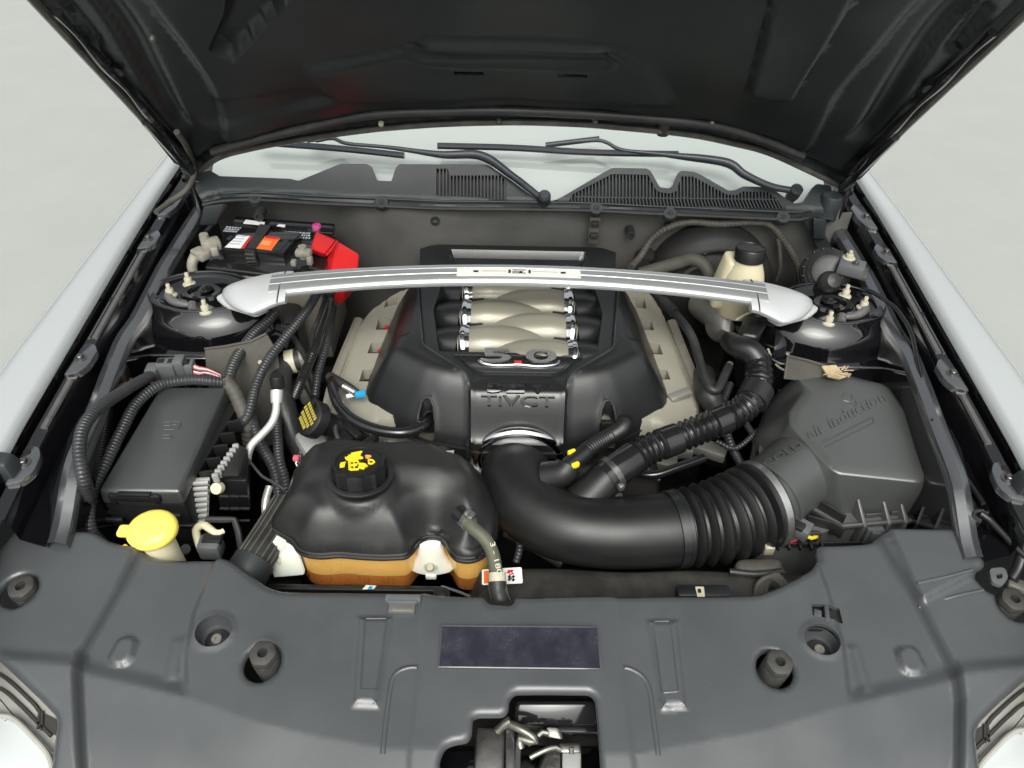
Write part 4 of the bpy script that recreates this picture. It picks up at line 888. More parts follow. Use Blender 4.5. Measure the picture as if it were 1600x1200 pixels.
for (a, b), (c_, d2) in (((1250, 788), (1318, 832)), ((1250, 788), (1276, 780)), ((1276, 780), (1320, 812)), ((1262, 806), (1300, 822))): mk('rib', *wall(P(a, b, .768), P(c_, d2, .760), .745, .770), M['plastic_matt'], air)
for (a, b), (c_, d2) in (((1352, 806), (1384, 803)), ((1392, 802), (1410, 800)), ((1418, 799), (1434, 798)), ((1442, 797), (1470, 795))): mk('rib', *wall(P(a, b, .757), P(c_, d2, .757), .750, .7605, .003), M['lid'], air)
for a, b in ((1362, 834), (1460, 828)):
    mb = MB(); c = P(a, b, .735)+np.array([0, -.002, 0]); mb.add(*rbox(c, (.026, .010, .034), .002)); mb.add(*rbox(c+np.array([0, -.006, .004]), (.014, .006, .022), .002)); mk('clip', mb.V, mb.F, M['grey_plastic'], air)
for k in range(9):
    p = rp[4]*(1-k/8)+rp[5]*k/8; mk('rim_tooth', *rbox(p+np.array([-.010, 0, -.003]), (.014, .0035, .008), .0008), M['lid'], air)
mk('rim_corner', *hexa([P(1455, 795, .755), P(1488, 795, .755), P(1490, 780, .755), P(1468, 745, .758)], [P(1462, 790, .768), P(1482, 788, .764), P(1484, 778, .764), P(1466, 750, .768)], .002), M['lid'], air)
for k in range(6):
    p = P(1196+k*17, 846, .744); mk('grate_bar', *rbox(p, (.004, .03, .008), .001), M['plastic'], air)
mk('grate_bar', *wall(P(1185, 851, .742), P(1345, 848, .742), .735, .745, .003), M['plastic_matt'], air)
# mould lettering on lid and neck
def lidtext(s, bl, br, tl, z): return text(s, P(*bl, z), P(*br, z), P(*tl, z), h=.0016, surf=lambda X: ltz(X)+.0016)
V, F = lidtext('air induction', (1266, 686), (1384, 629), (1258, 670), .834); mk('lettering', V, F, M['lid'], lid, smooth=False)
def necksurf(X):
    a = n0[:2]; dd = (n1-n0)[:2]; L2 = dd@dd; t = ((X-a)@dd)/L2; perp = np.abs((X-a)[:, 0]*dd[1]-(X-a)[:, 1]*dd[0])/math.sqrt(L2)
    zc_ = n0[2]+(n1-n0)[2]*t; r = .0605+.005*t; return zc_+np.sqrt(np.maximum(r*r-perp**2, 1e-5))
V, F = text('COLD', P(1200, 724, .835), P(1258, 692, .838), P(1192, 714, .835), h=.0020, surf=necksurf); mk('lettering', V, F, M['lid'], air, smooth=False)
mb = MB()   # hollow flow arrow
def lz(px, py): q = P(px, py, .832); q[2] = float(ltz(q[None])[0])+.0018; return q
for l in ([(1285, 692), (1362, 655)], [(1290, 698), (1364, 663)], [(1294, 683), (1283, 694), (1300, 700)], [(1362, 655), (1364, 663)]): mb.add(*tube([lz(*q) for q in l], .0012, 5, smooth=False, ds=.03))
mk('flow_arrow', mb.V, mb.F, M['lid'], lid)
mb = MB()   # small raised emblem of short strokes
for l in ([(1313, 626), (1320, 620), (1326, 626), (1332, 624)], [(1316, 630), (1324, 632), (1333, 630), (1336, 634)], [(1322, 636), (1330, 640), (1336, 636)], [(1328, 622), (1330, 630), (1326, 638)]): mb.add(*tube([lz(*q) for q in l], .0011, 5))
mk('emblem', mb.V, mb.F, M['lid'], lid)
# air flow sensor plugged in beside the neck
ms = thing('sensor_plug', tuple(P(1245, 820, .75)), 'dark grey wiring plug with coloured wires beside the ribbed bellows', 'wiring plug')
A = yaw(rad(-38))
mk('socket', *rbox(P(1228, 803, .765), (.032, .022, .020), .003, yaw(rad(35))), M['plastic'], ms)
mk('plug', *rbox(P(1243, 822, .765), (.045, .026, .022), .003, A), M['grey_plastic'], ms)
mk('plug_lock', *rbox(P(1246, 820, .777), (.022, .016, .006), .002, A), M['plastic'], ms)
mk('wire', *tube([P(1255, 835, .757), P(1268, 841, .755), P(1277, 838, .75), P(1278, 850, .735)], .003, 8), M['yellow_print'], ms); mk('wire', *tube([P(1250, 838, .753), P(1240, 846, .748), P(1200, 852, .74)], .0015, 6), M['red_dark'], ms)
mk('wire', *tube([P(1260, 834, .757), P(1280, 834, .755), P(1277, 850, .74)], .004, 8), M['rubber'], ms)
# ------------------------------------------------------------------ coolant reservoir
res = thing('coolant_reservoir', (-.2, .70, .72), 'black topped coolant reservoir with amber coolant below its seam and yellow marked cap', 'coolant reservoir')
SZ = .778
seam = [(424, 826), (436, 832), (446, 838), (460, 846), (466, 858), (478, 864), (500, 867), (530, 864), (560, 867), (600, 869), (634, 867), (644, 858), (652, 846), (668, 838), (686, 839), (698, 846), (704, 860), (712, 870), (730, 874), (748, 870), (764, 858), (774, 835), (776, 800), (765, 765), (748, 742), (738, 728), (708, 720), (700, 712), (660, 704), (600, 706), (530, 700), (480, 716), (462, 735), (456, 760), (444, 788), (430, 806)]
SP = rnd([P(a, b, SZ) for a, b in seam], .010, 4)
capc = P(562, 737, .863)
bumpc = P(742, 835, .80)[:2]
front_dents = [P(672, 842, SZ)[:2]]
def resz(X):
    d = sdf(X, SP); x, y = X[:, 0], X[:, 1]
    z = SZ+smin(.006*sst(-.001, .003, d)+d*1.6, .056+0*d, .024)
    z += .006*sst(.02, .10, d)
    z += .008*sst(.72, .76, y)*sst(.01, .05, d)
    ex = np.hypot(x-P(680, 812, .80)[0], (y-P(680, 812, .80)[1]))
    z -= .022*np.exp(-(ex/.028)**2)*sst(0, .01, d)
    b = np.hypot(x-bumpc[0], y-bumpc[1]); z -= .020*np.exp(-(b/.026)**2)*sst(0, .012, d)
    r = np.hypot(x-capc[0], y-capc[1]); z = np.where(r < .055, z+(.846-z)*sst(.055, .043, r), z)
    return z
V, F = sheet(SP, resz, .0055, thick=.004); mk('upper_shell', V, F, M['plastic_matt'], res, angle=70)
sl_ = [(*q, SZ) for q in SP]+[(*SP[0], SZ)]
V, F = tube(sl_, .0032, 8, smooth=False, ds=.004); mk('seam', V, F, M['gloss_black'], res)
V, F = tube([(*q, SZ-.006) for q in offset(SP, .001)]+[(*offset(SP, .001)[0], SZ-.006)], .0030, 8, smooth=False, ds=.004); mk('seam', V, F, M['plastic'], res)
low_ = offset(SP, -.004)
V, F = prism(low_, SZ-.056, SZ-.010, 0); mk('tank_wall', V, F, M['coolant_hi'], res, angle=40)
V, F = prism(offset(SP, -.0045), SZ-.085, SZ-.0565, .004); mk('tank_wall', V, F, M['coolant_lo'], res, angle=40)
V, F = prism(offset(SP, -.003), SZ-.0105, SZ-.0065, 0); mk('tank_wall', V, F, M['tank'], res, angle=40)
# moulded mounting ears
def ear(c, wdt, h, dep, lab=None):
    c = np.array(c); ring_ = []
    for k, (ww, dd) in enumerate(((1.0, .018), (.98, .024), (.80, .030), (.60, .032), (.50, .020))):
        pass
    mb = MB(); n = 14; R_ = []
    for zz, ww in ((.0, .46), (-.18, .56), (-.42, .62), (-.7, .74), (-.92, .98), (-1.0, 1.02)):
        R_.append(np.array([(c[0]+wdt*ww*.5*math.cos(a), c[1]-dep*(max(0, -math.sin(a))**.8)*(.75+.35*(-zz))+.012*max(0, math.sin(a)), c[2]+h*zz) for a in np.linspace(0, 2*math.pi, 28, endpoint=False)]))
    mb.add(*loft(R_)); e = mk('mounting_ear', mb.V, mb.F, M['tank'], res, angle=70)
    p = c+np.array([0, -dep*1.12, -h*.60]); V, F = lathe([(.0001, .006), (.0045, .006), (.006, .004), (.0062, -.002), (.010, -.004), (.011, -.012)], p, (0, -.75, .65), 20); mk('ear_pin', V, F, M['cream_hard'], e)
    mk('ear_tab', *rbox(c+np.array([0, -dep*.9, -h*1.04]), (.016, .014, .010), .002), M['tank'], e)
ear(P(672, 848, SZ-.004), .066, .055, .016); ear(P(436, 840, SZ-.004), .055, .060, .012)
V, F = hexa([P(424, 905, .715), P(478, 900, .72), P(478, 890, .725), P(424, 880, .73)], [P(424, 835, .768), P(462, 858, .768), P(465, 850, .772), P(430, 830, .772)], .004); mk('mounting_ear', V, F, M['tank'], res)
# cap
CAPAX = (.0, .17, 1.)
_cx, _cy, _cz = axes_from(CAPAX); _cx = -_cx; _cy = -_cy
kn = lambda a, r, h: 1+.075*abs(math.sin(a*6))**8
V, F = lathe([(.040, .000), (.0465, .001), (.047, .004), (.044, .006), (.040, .006), (.036, .002)], capc-np.array([0, 0, .013]), CAPAX, seg=60); mk('neck_flange', V, F, M['plastic_matt'], res)
cap_ = mk('reservoir_cap', *lathe([(.036, -.012), (.0365, .014), (.0355, .0175), (.033, .0185), (.0325, .017), (.0001, .0165)], capc, CAPAX, seg=96, rmod=lambda a, r, h: kn(a, r, h) if r > .034 else 1), M['plastic'], res, angle=30)
def cq(dx, dy, h=.0172): return capc+np.array([1., 0, 0])*dx+np.array([0, .986, -.168])*dy+np.array([0, .168, .986])*h
def bars(name, lst, m):
    mb = MB()
    for x0, y0, x1, y1, th in lst: mb.add(*tube([cq(x0, y0), cq(x1, y1)], th, 6, ds=.05))
    mk(name, mb.V, mb.F, m, cap_)
bars('cap_print', [(-.017, .014, .000, .019, .0016), (-.014, .019, .001, .024, .0016), (-.020, .010, -.016, .004, .0016), (-.018, .010, -.002, .014, .002), (-.017, .005, .004, .010, .002), (-.002, .014, .004, .009, .0018), (-.012, .013, -.011, .006, .0018), (-.006, .014, -.004, .008, .0018)], M['yellow_print'])
bars('cap_print', [(-.013, .001, -.009, -.017, .0022), (-.013, .001, -.002, .003, .0018), (-.002, .003, .001, -.004, .0018), (-.010, -.008, -.001, -.006, .002), (-.009, -.017, .003, -.016, .0018), (.002, -.005, .010, -.006, .0026), (.009, -.005, .013, -.010, .0024), (.002, -.011, .011, -.013, .0026), (-.006, -.002, -.004, -.012, .0016)], M['yellow_print'])
bars('cap_print', [(-.025, -.004, -.018, -.001, .0013), (-.025, -.008, -.018, -.006, .0013), (-.024, -.012, -.018, -.010, .0013), (-.0235, -.002, -.0225, -.012, .0011), (-.020, -.001, -.019, -.011, .0011)], M['yellow_print'])
bars('cap_print', [(.008, .015, .015, .014, .0016), (.015, .014, .010, .009, .0016), (.010, .009, .008, .015, .0016), (.010, .013, .013, .013, .0016)], M['amber_print'])
bars('cap_print', [(.013, .006, .015, -.003, .0015), (.013, .006, .019, .005, .0015), (.019, .005, .022, .001, .0015), (.022, .001, .020, -.003, .0015), (.020, -.003, .015, -.003, .0015)], M['yellow_print'])
V, F = lathe([(.0001, .0015), (.0022, .001), (.003, -.001)], (*P(688, 785, .845)[:2], float(resz(P(688, 785, .845)[None, :2])[0])), seg=12); mk('mould_pip', V, F, M['plastic'], res)
# overflow hose
oh = thing('overflow_hose', tuple(P(770, 870, .76)), 'grey green rubber hose with white print from the reservoir corner down behind the front shield', 'coolant hose')
op = [P(722, 806, .822), P(738, 824, .826), P(758, 842, .820), P(770, 866, .805), P(775, 895, .785), P(777, 915, .775)]
V, F = tube(op, .0095, 20); mk('hose', V, F, M['hose_olive'], oh)
V, F = tube([P(777, 905, .781), P(778, 922, .772), P(783, 940, .765), P(795, 958, .74)], .0118, 20); bs = mk('braided_sleeve', V, F, M['rubber'], oh)
for k in range(9):
    a = k/9*2*math.pi; q, _ = resample(cr([P(777, 908, .779), P(778, 922, .772), P(783, 940, .765), P(795, 958, .74)]), .004)
    V, F = tube([p+np.array([.0118*math.cos(a+i*.03), .006*math.sin(a+i*.03), .010*math.sin(a+i*.03)]) for i, p in enumerate(q)], .0014, 5, smooth=False); mk('braid_strand', V, F, M['rubber_grey'], bs)
mb = MB(); d_ = op[1]-op[0]; d_ /= np.linalg.norm(d_); c0 = op[0]+d_*.013
mb.add(*hoop(c0-d_*.005, d_, .0098, .003, .0022, 24)); mb.add(*hoop(c0+d_*.006, d_, .0098, .003, .0022, 24)); mb.add(*rbox(c0+np.array([.004, .002, .012]), (.014, .012, .005), .001, yaw(-.6))); mb.add(*rbox(c0+np.array([.001, .006, .014]), (.004, .014, .006), .001, yaw(-.6)))
mk('spring_clamp', mb.V, mb.F, M['steel'], oh)
mk('spring_clamp', *hoop(P(777, 902, .783), (0.05, -.75, -.4), .0098, .012, .0024, 24), M['cream_hard'], oh)
V, F = text('3 - 180', P(765, 848, .828), P(777, 898, .796), P(773, 846, .828), h=.0007); mk('hose_print', V, F, M['cream_hard'], oh, smooth=False)
V, F = tube([P(715, 800, .824), P(726, 810, .824)], .012, 18, ds=.01); mk('hose_spigot', V, F, M['plastic'], res)

# ------------------------------------------------------------------ fuse box and control module on the left
fb = thing('fuse_box', (-.54, .82, .75), 'oblong black fuse box with flat grey lid on the left side of the bay', 'fuse box')
ft = [P(250, 604, .838), P(352, 604, .838), P(280, 768, .826), P(153, 766, .826)]
def fz(y): return np.interp(y, [ft[3][1], ft[0][1]], [.826, .838])
b_ = [np.array([p[0], p[1], .798]) for p in ft]; cx = np.mean(b_, axis=0)
b_ = [cx+(p-cx)*1.03+np.array([0, 0, 0]) for p in b_]
flid = mk('lid', *hexa(b_[::-1], ft[::-1], .005, 3), M['fuse'], fb, angle=50)
low_b = [cx+(p-cx)*np.array([1.0, 1.0, 0])+np.array([0, 0, -.10]) for p in b_]
mk('base', *hexa(low_b[::-1], [p-np.array([0, 0, .001]) for p in [cx+(p-cx)*.98 for p in b_]][::-1], .004), M['plastic'], fb)
mk('base_lip', *hexa([q-np.array([0, 0, .055]) for q in b_][::-1], [cx+(q-cx)*1.02-np.array([0, 0, .046]) for q in b_][::-1], .002), M['plastic'], fb)
mk('side_case', *hexa([P(284, 770, .76), P(330, 745, .76), P(385, 640, .76), P(355, 615, .76)], [P(288, 762, .806), P(306, 745, .806), P(368, 640, .81), P(356, 612, .81)], .004), M['plastic'], fb)
for k in range(5):
    t = .15+.17*k; p = P(300, 755, .808)*(1-t)+P(362, 640, .812)*t; mk('side_rib', *rbox(p+np.array([.012, 0, -.012]), (.022, .004, .026), .001, yaw(.2)), M['plastic'], fb)
def fl(px, py, dz=0): q = P(px, py, .81); q[2] += dz; return q
mb = MB(); mb.add(*rbox(P(212, 776, .814), (.075, .012, .014), .003)); mb.add(*rbox(P(210, 772, .822), (.048, .008, .005), .0015)); mb.add(*rbox(P(213, 781, .806), (.036, .006, .006), .0015)); mk('front_latch', mb.V, mb.F, M['plastic'], fb)
for a in (178, 246): mk('latch_post', *rbox(P(a, 776, .812), (.008, .014, .020), .002), M['plastic'], fb)
for a, b, wd in ((168, 812, .045), (262, 806, .04), (170, 800, .02)): mk('latch_slot', *rbox(P(a, b, .775), (wd, .006, .007), .0015), M['plastic_matt'], fb)
for a in (292, 312): mk('rear_latch', *rbox(P(a, 600, .832), (.007, .014, .010), .002), M['plastic'], fb)
mk('rear_latch', *rbox(P(302, 597, .826), (.022, .012, .006), .002), M['plastic'], fb)
mb = MB()
FZ = lambda px, py: (lambda q: np.array([q[0], q[1], fz(q[1])+.0003]))(P(px, py, .833))
for l in ([(256, 660), (266, 660)], [(256, 665), (266, 665)], [(256, 671), (272, 671)], [(268, 659), (282, 660), (283, 665), (278, 670)], [(270, 664), (276, 664)], [(255, 679), (264, 679)], [(255, 684), (266, 684)], [(266, 680), (270, 683)]): mb.add(*tube([FZ(*q) for q in l], .0010, 5, smooth=False, ds=.02))
mk('lid_marking', mb.V, mb.F, M['fuse'], flid)
mod = thing('control_module', tuple(P(345, 760, .75)), 'finned grey control module in a black bracket between the fuse box and the reservoir', 'control module')
mk('case', *hexa([P(345, 800, .72), P(392, 800, .72), P(392, 700, .72), P(358, 690, .72)], [P(331, 750, .800), P(386, 752, .800), P(388, 700, .805), P(368, 694, .805)], .004), M['plastic'], mod)
mk('case_top', *hexa([P(338, 748, .802), P(384, 748, .802), P(388, 702, .806), P(369, 696, .806)], [P(346, 742, .818), P(372, 744, .818), P(386, 700, .82), P(374, 694, .82)], .003), M['plastic_matt'], mod)
mk('plate', *hexa([P(302, 818, .735), P(326, 818, .735), P(326, 812, .735), P(304, 812, .735)], [P(295, 752, .800), P(328, 750, .800), P(329, 744, .801), P(297, 746, .801)], .002), M['grey_cast'], mod)
for k in range(8):
    t = k/7; a = P(297+8*t, 754+60*t, .800-.062*t); b = P(327-2*t, 752+60*t, .800-.062*t)
    V, F = tube([a+np.array([0, -.003, .001]), b+np.array([0, -.003, .001])], .0035, 8, ds=.05); mk('fin', V, F, M['grey_cast'], mod)
for k in range(8):
    t = k/7; a = P(338+32*t, 742-46*t, .822); mk('fin', *rbox(a+np.array([-.002, 0, -.006]), (.010, .007, .016), .002, yaw(.25)), M['grey_cast'], mod)
V, F = lathe([(.0001, .006), (.004, .006), (.005, .005), (.0085, .004), (.009, 0), (.009, -.008)], P(339, 763, .800), (-.1, -.75, .65), 28); mk('push_pin', V, F, M['cream'], mod)
for k in range(3):
    for j in range(3):
        p = P(352+j*16, 772+k*19, .795-.02*k); mk('case_rib', *rbox(p+np.array([0, -.004, 0]), (.014, .004, .0025), .0006), M['plastic_matt'], mod)
mk('bracket', *tube([P(322, 812, .78), P(366, 812, .78), P(372, 830, .77), P(378, 866, .745)], .005, 8, smooth=False), M['plastic_matt'], mod)
V, F = tube([P(312, 862, .75), P(308, 840, .762), P(307, 826, .772), P(318, 820, .778), P(330, 828, .776), P(340, 833, .774), P(350, 829, .774)], [.003, .005, .006, .006, .006, .005, .004], 10); mk('strap_clip', V, F, M['cream'], mod)
mk('lower_plug', *rbox(P(330, 855, .757), (.032, .026, .030), .004), M['grey_plastic'], mod)
mk('lower_plug_top', *rbox(P(332, 842, .770), (.028, .018, .008), .002), M['plastic'], mod)
# washer filler
wf = thing('washer_filler', tuple(P(240, 850, .78)), 'yellow washer fluid cap on its short cream neck in front of the fuse box', 'washer fluid cap')
wc = P(238, 828, .832)
V, F = lathe([(.0001, .012), (.020, .012), (.030, .009), (.0345, .004), (.035, -.002), (.033, -.008), (.028, -.012)], wc, (-.10, -.15, 1), 48, sx=1., sy=.86); wcap = mk('cap', V, F, M['yellow'], wf)
mk('cap_tab', *rbox(wc+np.array([-.037, -.002, -.001]), (.018, .018, .010), .004), M['yellow'], wcap)
mk('cap_lug', *tube([wc+np.array([-.030, -.022, -.006]), wc+np.array([-.034, -.026, -.014])], .003, 8, ds=.01), M['yellow'], wcap)
V, F = tube([wc+np.array([.006, -.006, -.10]), wc+np.array([.003, -.004, -.006])], .0215, 30, ds=.02); mk('neck', V, F, M['cream'], wf)
V, F = lathe([(.0001, .002), (.007, .002), (.008, 0)], P(290, 858, .73), (0, -.6, .8), 16); mk('support_foot', V, F, M['grey_plastic'], wf)

# ------------------------------------------------------------------ battery
bat = thing('battery', (-.46, 1.25, .70), 'black battery with printed labels under a grey strap, left rear corner of the bay', 'battery')
BT = .880; BO = .025
def B(px, py, z=BT): return P(px, py, z+BO)
bt = [B(316, 404), B(497, 424), B(523, 357), B(352, 343)]
bb = [np.array([p[0], p[1], .862+BO]) for p in bt]
mk('case', *hexa([np.array([p[0], p[1], .70]) for p in bt], [np.array([p[0], p[1], .852+BO]) for p in bt], .004), M['brown'], bat)
mk('case_lid', *hexa([np.array([p[0], p[1]-.002, .8525+BO]) for p in bt], bb, .003), M['gloss_black'], bat)
c4 = [B(345, 388, .882), B(442, 394, .882), B(470, 362, .882), B(378, 352, .882)]
mk('raised_cover', *hexa([np.array([p[0], p[1], .861+BO]) for p in c4], [np.array([p[0], p[1], .880+BO]) for p in c4], .002), M['gloss_black'], bat)
mk('raised_cover', *hexa([np.array([p[0], p[1], .861+BO]) for p in [B(365, 350, .872), B(520, 362, .872), B(524, 352, .872), B(368, 340, .872)]], [np.array([p[0], p[1], .876+BO]) for p in [B(365, 350, .872), B(520, 362, .872), B(524, 352, .872), B(368, 340, .872)]], .002), M['gloss_black'], bat)
def decal(name, q, z, m, par, h=.0006): return mk(name, *plate([P(a, b, z) for a, b in q], h, np.array([0, 0, 1.])), m, par, smooth=False)
lw = decal('printed_label', [(351, 386), (378, 388), (392, 369), (372, 367)], .8814+BO, M['white'], bat)
decal('label_text', [(376, 388), (382, 388), (395, 369), (390, 369)], .8818+BO, M['red'], lw)
for k in range(4): decal('label_text', [(358+k*3.4, 381-k*4), (374+k*3.4, 382-k*4), (375.5+k*3.4, 380.6-k*4), (359.5+k*3.4, 379.6-k*4)], .8819+BO, M['grey_print'], lw)
lo_ = decal('printed_label', [(399, 388), (424, 391), (438, 372), (414, 369)], .8814+BO, M['orange'], bat)
decal('label_text', [(414, 371), (434, 374), (437, 371), (416, 368)], .882+BO, M['red'], lo_); decal('label_text', [(406, 381), (420, 383), (426, 377), (411, 375)], .882+BO, M['amber_print'], lo_)
for q in ([(428, 391), (438, 392), (452, 375), (444, 374)],): decal('printed_label', q, .8814+BO, M['cowl'], bat)
def squig(q, z, rows, par):
    a, b, c_, d2 = [P(u, v, z+BO) for u, v in q]; mb = MB(); rnd_ = random.Random(3)
    for r in range(rows):
        t = (r+.5)/rows; L0 = a*(1-t)+d2*t; L1 = b*(1-t)+c_*t; u = 0
        while u < .97:
            wdt = rnd_.uniform(.03, .09); 
            if u+wdt > 1: break
            p = L0+(L1-L0)*(u+wdt/2); ang = math.atan2((L1-L0)[1], (L1-L0)[0]); mb.add(*rbox(p, (np.linalg.norm(L1-L0)*wdt*.8, np.linalg.norm(d2-a)/rows*.62, .0008), 0, yaw(ang))); u += wdt+.012
    mk('label_text', mb.V, mb.F, M['grey_print'], par, smooth=False)
squig([(348, 362), (398, 366), (404, 357), (354, 353)], .8665, 3, bat); squig([(430, 370), (486, 374), (490, 363), (436, 360)], .8665, 3, bat)
decal('printed_label', [(380, 349), (412, 352), (414, 347), (384, 343)], .8775+BO, M['white'], bat); decal('printed_label', [(432, 353), (445, 355), (446, 351), (436, 350)], .8775+BO, M['white'], bat)
V, F = lathe([(.0001, .005), (.008, .004), (.010, 0), (.010, -.004)], P(495, 354, .876+BO), seg=18); mk('vent_plug', V, F, M['pink'], bat)
mk('strap', *hexa([B(385, 388, .8805), B(399, 389, .8805), B(424, 352, .8805), B(406, 350, .8805)], [B(385, 388, .8835), B(399, 389, .8835), B(424, 352, .8835), B(406, 350, .8835)], .0008), M['rubber'], bat)
s0, s1 = B(383, 388, .884), B(399, 390, .884)
V, F = hexa([np.array([s0[0], s0[1]-.008, .80]), np.array([s1[0], s1[1]-.008, .80]), np.array([s1[0], s1[1]-.004, .79]), np.array([s0[0], s0[1]-.004, .79])], [s0+np.array([0, -.007, 0]), s1+np.array([0, -.007, 0]), s1, s0], .001); st_ = mk('strap', V, F, M['rubber'], bat)
for k in range(9): mk('strap_rib', *rbox((s0+s1)/2+np.array([0, -.009, -.006-.0085*k]), (.017, .004, .0028), .0005), M['rubber_grey'], st_)
V, F = lathe([(.0001, .004), (.005, .004), (.006, 0)], (s0+s1)/2+np.array([0, -.011, -.066]), (0, -1, .05), 14); mk('strap_bolt', V, F, M['cream_hard'], st_)
# terminals
mb = MB(); c = B(330, 382, .888)
mb.add(*rbox(c, (.034, .026, .022), .006, yaw(.5))); mb.add(*rbox(c+np.array([-.018, -.014, -.012]), (.024, .036, .016), .005, yaw(.9))); mb.add(*lathe([(.0001, .018), (.008, .018), (.009, .012), (.009, -.01)], c+np.array([-.012, .006, .0]), seg=12)); mb.add(*tube([c+np.array([-.026, -.02, -.012]), c+np.array([-.034, -.030, -.030]), c+np.array([-.030, -.036, -.07])], [.010, .009, .011], 12)); mb.add(*rbox(c+np.array([.010, -.016, -.004]), (.014, .012, .018), .003, yaw(.3)))
mk('terminal', mb.V, mb.F, M['lead'], bat)
mb = MB(); c = B(475, 398, .884)
mb.add(*rbox(c+np.array([0, 0, .004]), (.030, .018, .013), .004, yaw(-.1))); mb.add(*lathe([(.0001, .012), (.0075, .012), (.0085, 0), (.0085, -.012)], c+np.array([-.002, .004, .004]), seg=16)); mb.add(*rbox(c+np.array([.012, -.010, -.006]), (.010, .010, .016), .002, yaw(-.2))); mb.add(*rbox(c+np.array([-.018, -.012, -.010]), (.010, .012, .010), .002))
mk('terminal', mb.V, mb.F, M['lead'], bat)
# red terminal cover: folded flap shape
rc = thing('terminal_cover', tuple(P(520, 400, 0.878)), 'bright red plastic cover over the positive terminal of the battery', 'terminal cover')
mk('flap', *hexa([P(483, 396, 0.892), P(508, 404, 0.886), P(528, 384, 0.890), P(490, 372, 0.898)], [P(485, 388, 0.913), P(508, 397, 0.910), P(526, 374, 0.914), P(494, 360, 0.922)], .005, 3), M['red'], rc)
mk('hood_piece', *hexa([P(512, 440, 0.858), P(560, 452, 0.818), P(560, 415, 0.863), P(508, 404, 0.886)], [P(515, 430, 0.886), P(558, 436, 0.864), P(562, 396, 0.898), P(527, 374, 0.914)], .005, 3), M['red'], rc)
mk('lower_shroud', *hexa([P(505, 470, 0.818), P(535, 476, 0.808), P(558, 450, 0.808), P(512, 440, 0.818)], [P(512, 436, 0.878), P(540, 440, 0.876), P(558, 432, 0.870), P(512, 424, 0.884)], .005, 3), M['red'], rc)
mk('crease', *tube([P(510, 399, 0.911), P(520, 387, 0.915), P(527, 377, 0.916)], .0022, 6), M['red'], rc)
mk('crease', *tube([P(515, 430, 0.887), P(540, 428, 0.890), P(559, 435, 0.868)], .0022, 6), M['red'], rc)
V, F = tube([P(500, 462, 0.818), P(512, 460, 0.858), P(520, 450, 0.873)], .008, 10); mk('cable_end', V, F, M['rubber'], rc)

# ------------------------------------------------------------------ strut tower brace
sb = thing('strut_brace', (0, 1.07, .93), 'polished silver strut tower brace spanning the bay above the engine', 'strut brace')
def sec(p, wd, th, t):
    """cross-section of the brace in its own frame: flat ribbed top, rounded front and rear lips"""
    u = np.array([t[1], -t[0], 0.]); u /= np.linalg.norm(u)           # towards the photographer
    if u[1] > 0: u = -u
    n = np.cross(t, u); n = n if n[2] > 0 else -n
    tilt = rad(10); n2 = n*math.cos(tilt)+u*math.sin(tilt); u2 = u*math.cos(tilt)-n*math.sin(tilt)
    w_ = wd/2
    pr = [(-1, -.9), (-1, .2), (-.93, .62), (-.80, .78), (-.55, .80), (-.50, .72), (-.44, .72), (-.40, .82), (.05, .86), (.10, .76), (.15, .76), (.20, .82), (.62, .72), (.80, .50), (.93, .15), (1, -.35), (1, -.9), (.9, -1), (-.9, -1)]
    return np.array([p+u2*(a*w_)+n2*(b*th/2) for a, b in pr])
xs = np.linspace(-.416, .416, 61); rings = []
for x in xs:
    k = (x/.45)**2; p = np.array([x, 1.068-.004*k, .972-.034*k]); t = np.array([1, -.018*x, -.15*x]); t /= np.linalg.norm(t)
    rings.append(sec(p, .041+.008*k, .014, t))
V, F = loft(rings); mk('bar', V, F, M['alu'], sb, angle=22)
# each station of the end bracket: photo column, rear edge, front edge, their heights
cap_st = [(452, 423.5, 470.5, .9475, .939), (440, 423.5, 473, .9470, .937), (428, 425, 478, .9455, .933), (416, 427, 484, .943, .928), (404, 429, 489, .940, .923), (393, 431.5, 487, .936, .921), (382, 434, 483, .932, .919), (371, 437.5, 478, .927, .916), (361, 441.5, 472, .921, .912), (353, 446, 466, .914, .908), (348, 451, 461, .908, .905)]
def endcap(s):
    R_ = []
    for i, (c_, t_, b_, zt, zb) in enumerate(cap_st):
        p, q = P(c_, t_, zt), P(c_, b_, zb); q[0] = p[0] = (p[0]+q[0])/2
        bul = .0075*min(1, (q-p) @ (q-p)/.0016); ring_ = []
        for t in np.linspace(0, 1, 14): ring_.append(p*(1-t)+q*t+np.array([0, -.25, .97])*bul*(1-abs(2*t-1)**2.6))
        ring_ += [q+np.array([0, .001, -.006]), q+np.array([0, .006, -.010]), p*.5+q*.5+np.array([0, 0, -.012]), p+np.array([0, -.004, -.010]), p+np.array([0, .001, -.005])]
        R_.append(np.array(ring_))
    V, F = loft(R_); o = mk('end_cap', flip(V, s), F, M['alu_bright'], sb, angle=60)
    V, F = tube([R_[1][i]+np.array([0, 0, .0004]) for i in range(14)], .0011, 6, smooth=False, ds=.01); mk('cap_joint', flip(V, s), F, M['print_and_shade'], o)
    foot = [P(*q, .893)[:2] for q in ((336, 464), (352, 478), (400, 493), (420, 482), (400, 455), (362, 450))]
    V, F = prism(rnd(foot, .008), .8885, .8935, .0015); mk('foot', flip(V, s), F, M['alu_bright'], o)
    mk('cap_leg', *(lambda V, F: (flip(V, s), F))(*hexa([P(352, 470, .89), P(402, 488, .89), P(402, 478, .89), P(356, 462, .89)], [P(354, 464, .908), P(403, 486, .922), P(403, 470, .922), P(358, 456, .910)], .003)), M['alu_bright'], o)
    return o
endcap(1); endcap(-1)
bz = lambda x: .972-.034*(x/.45)**2+.0070
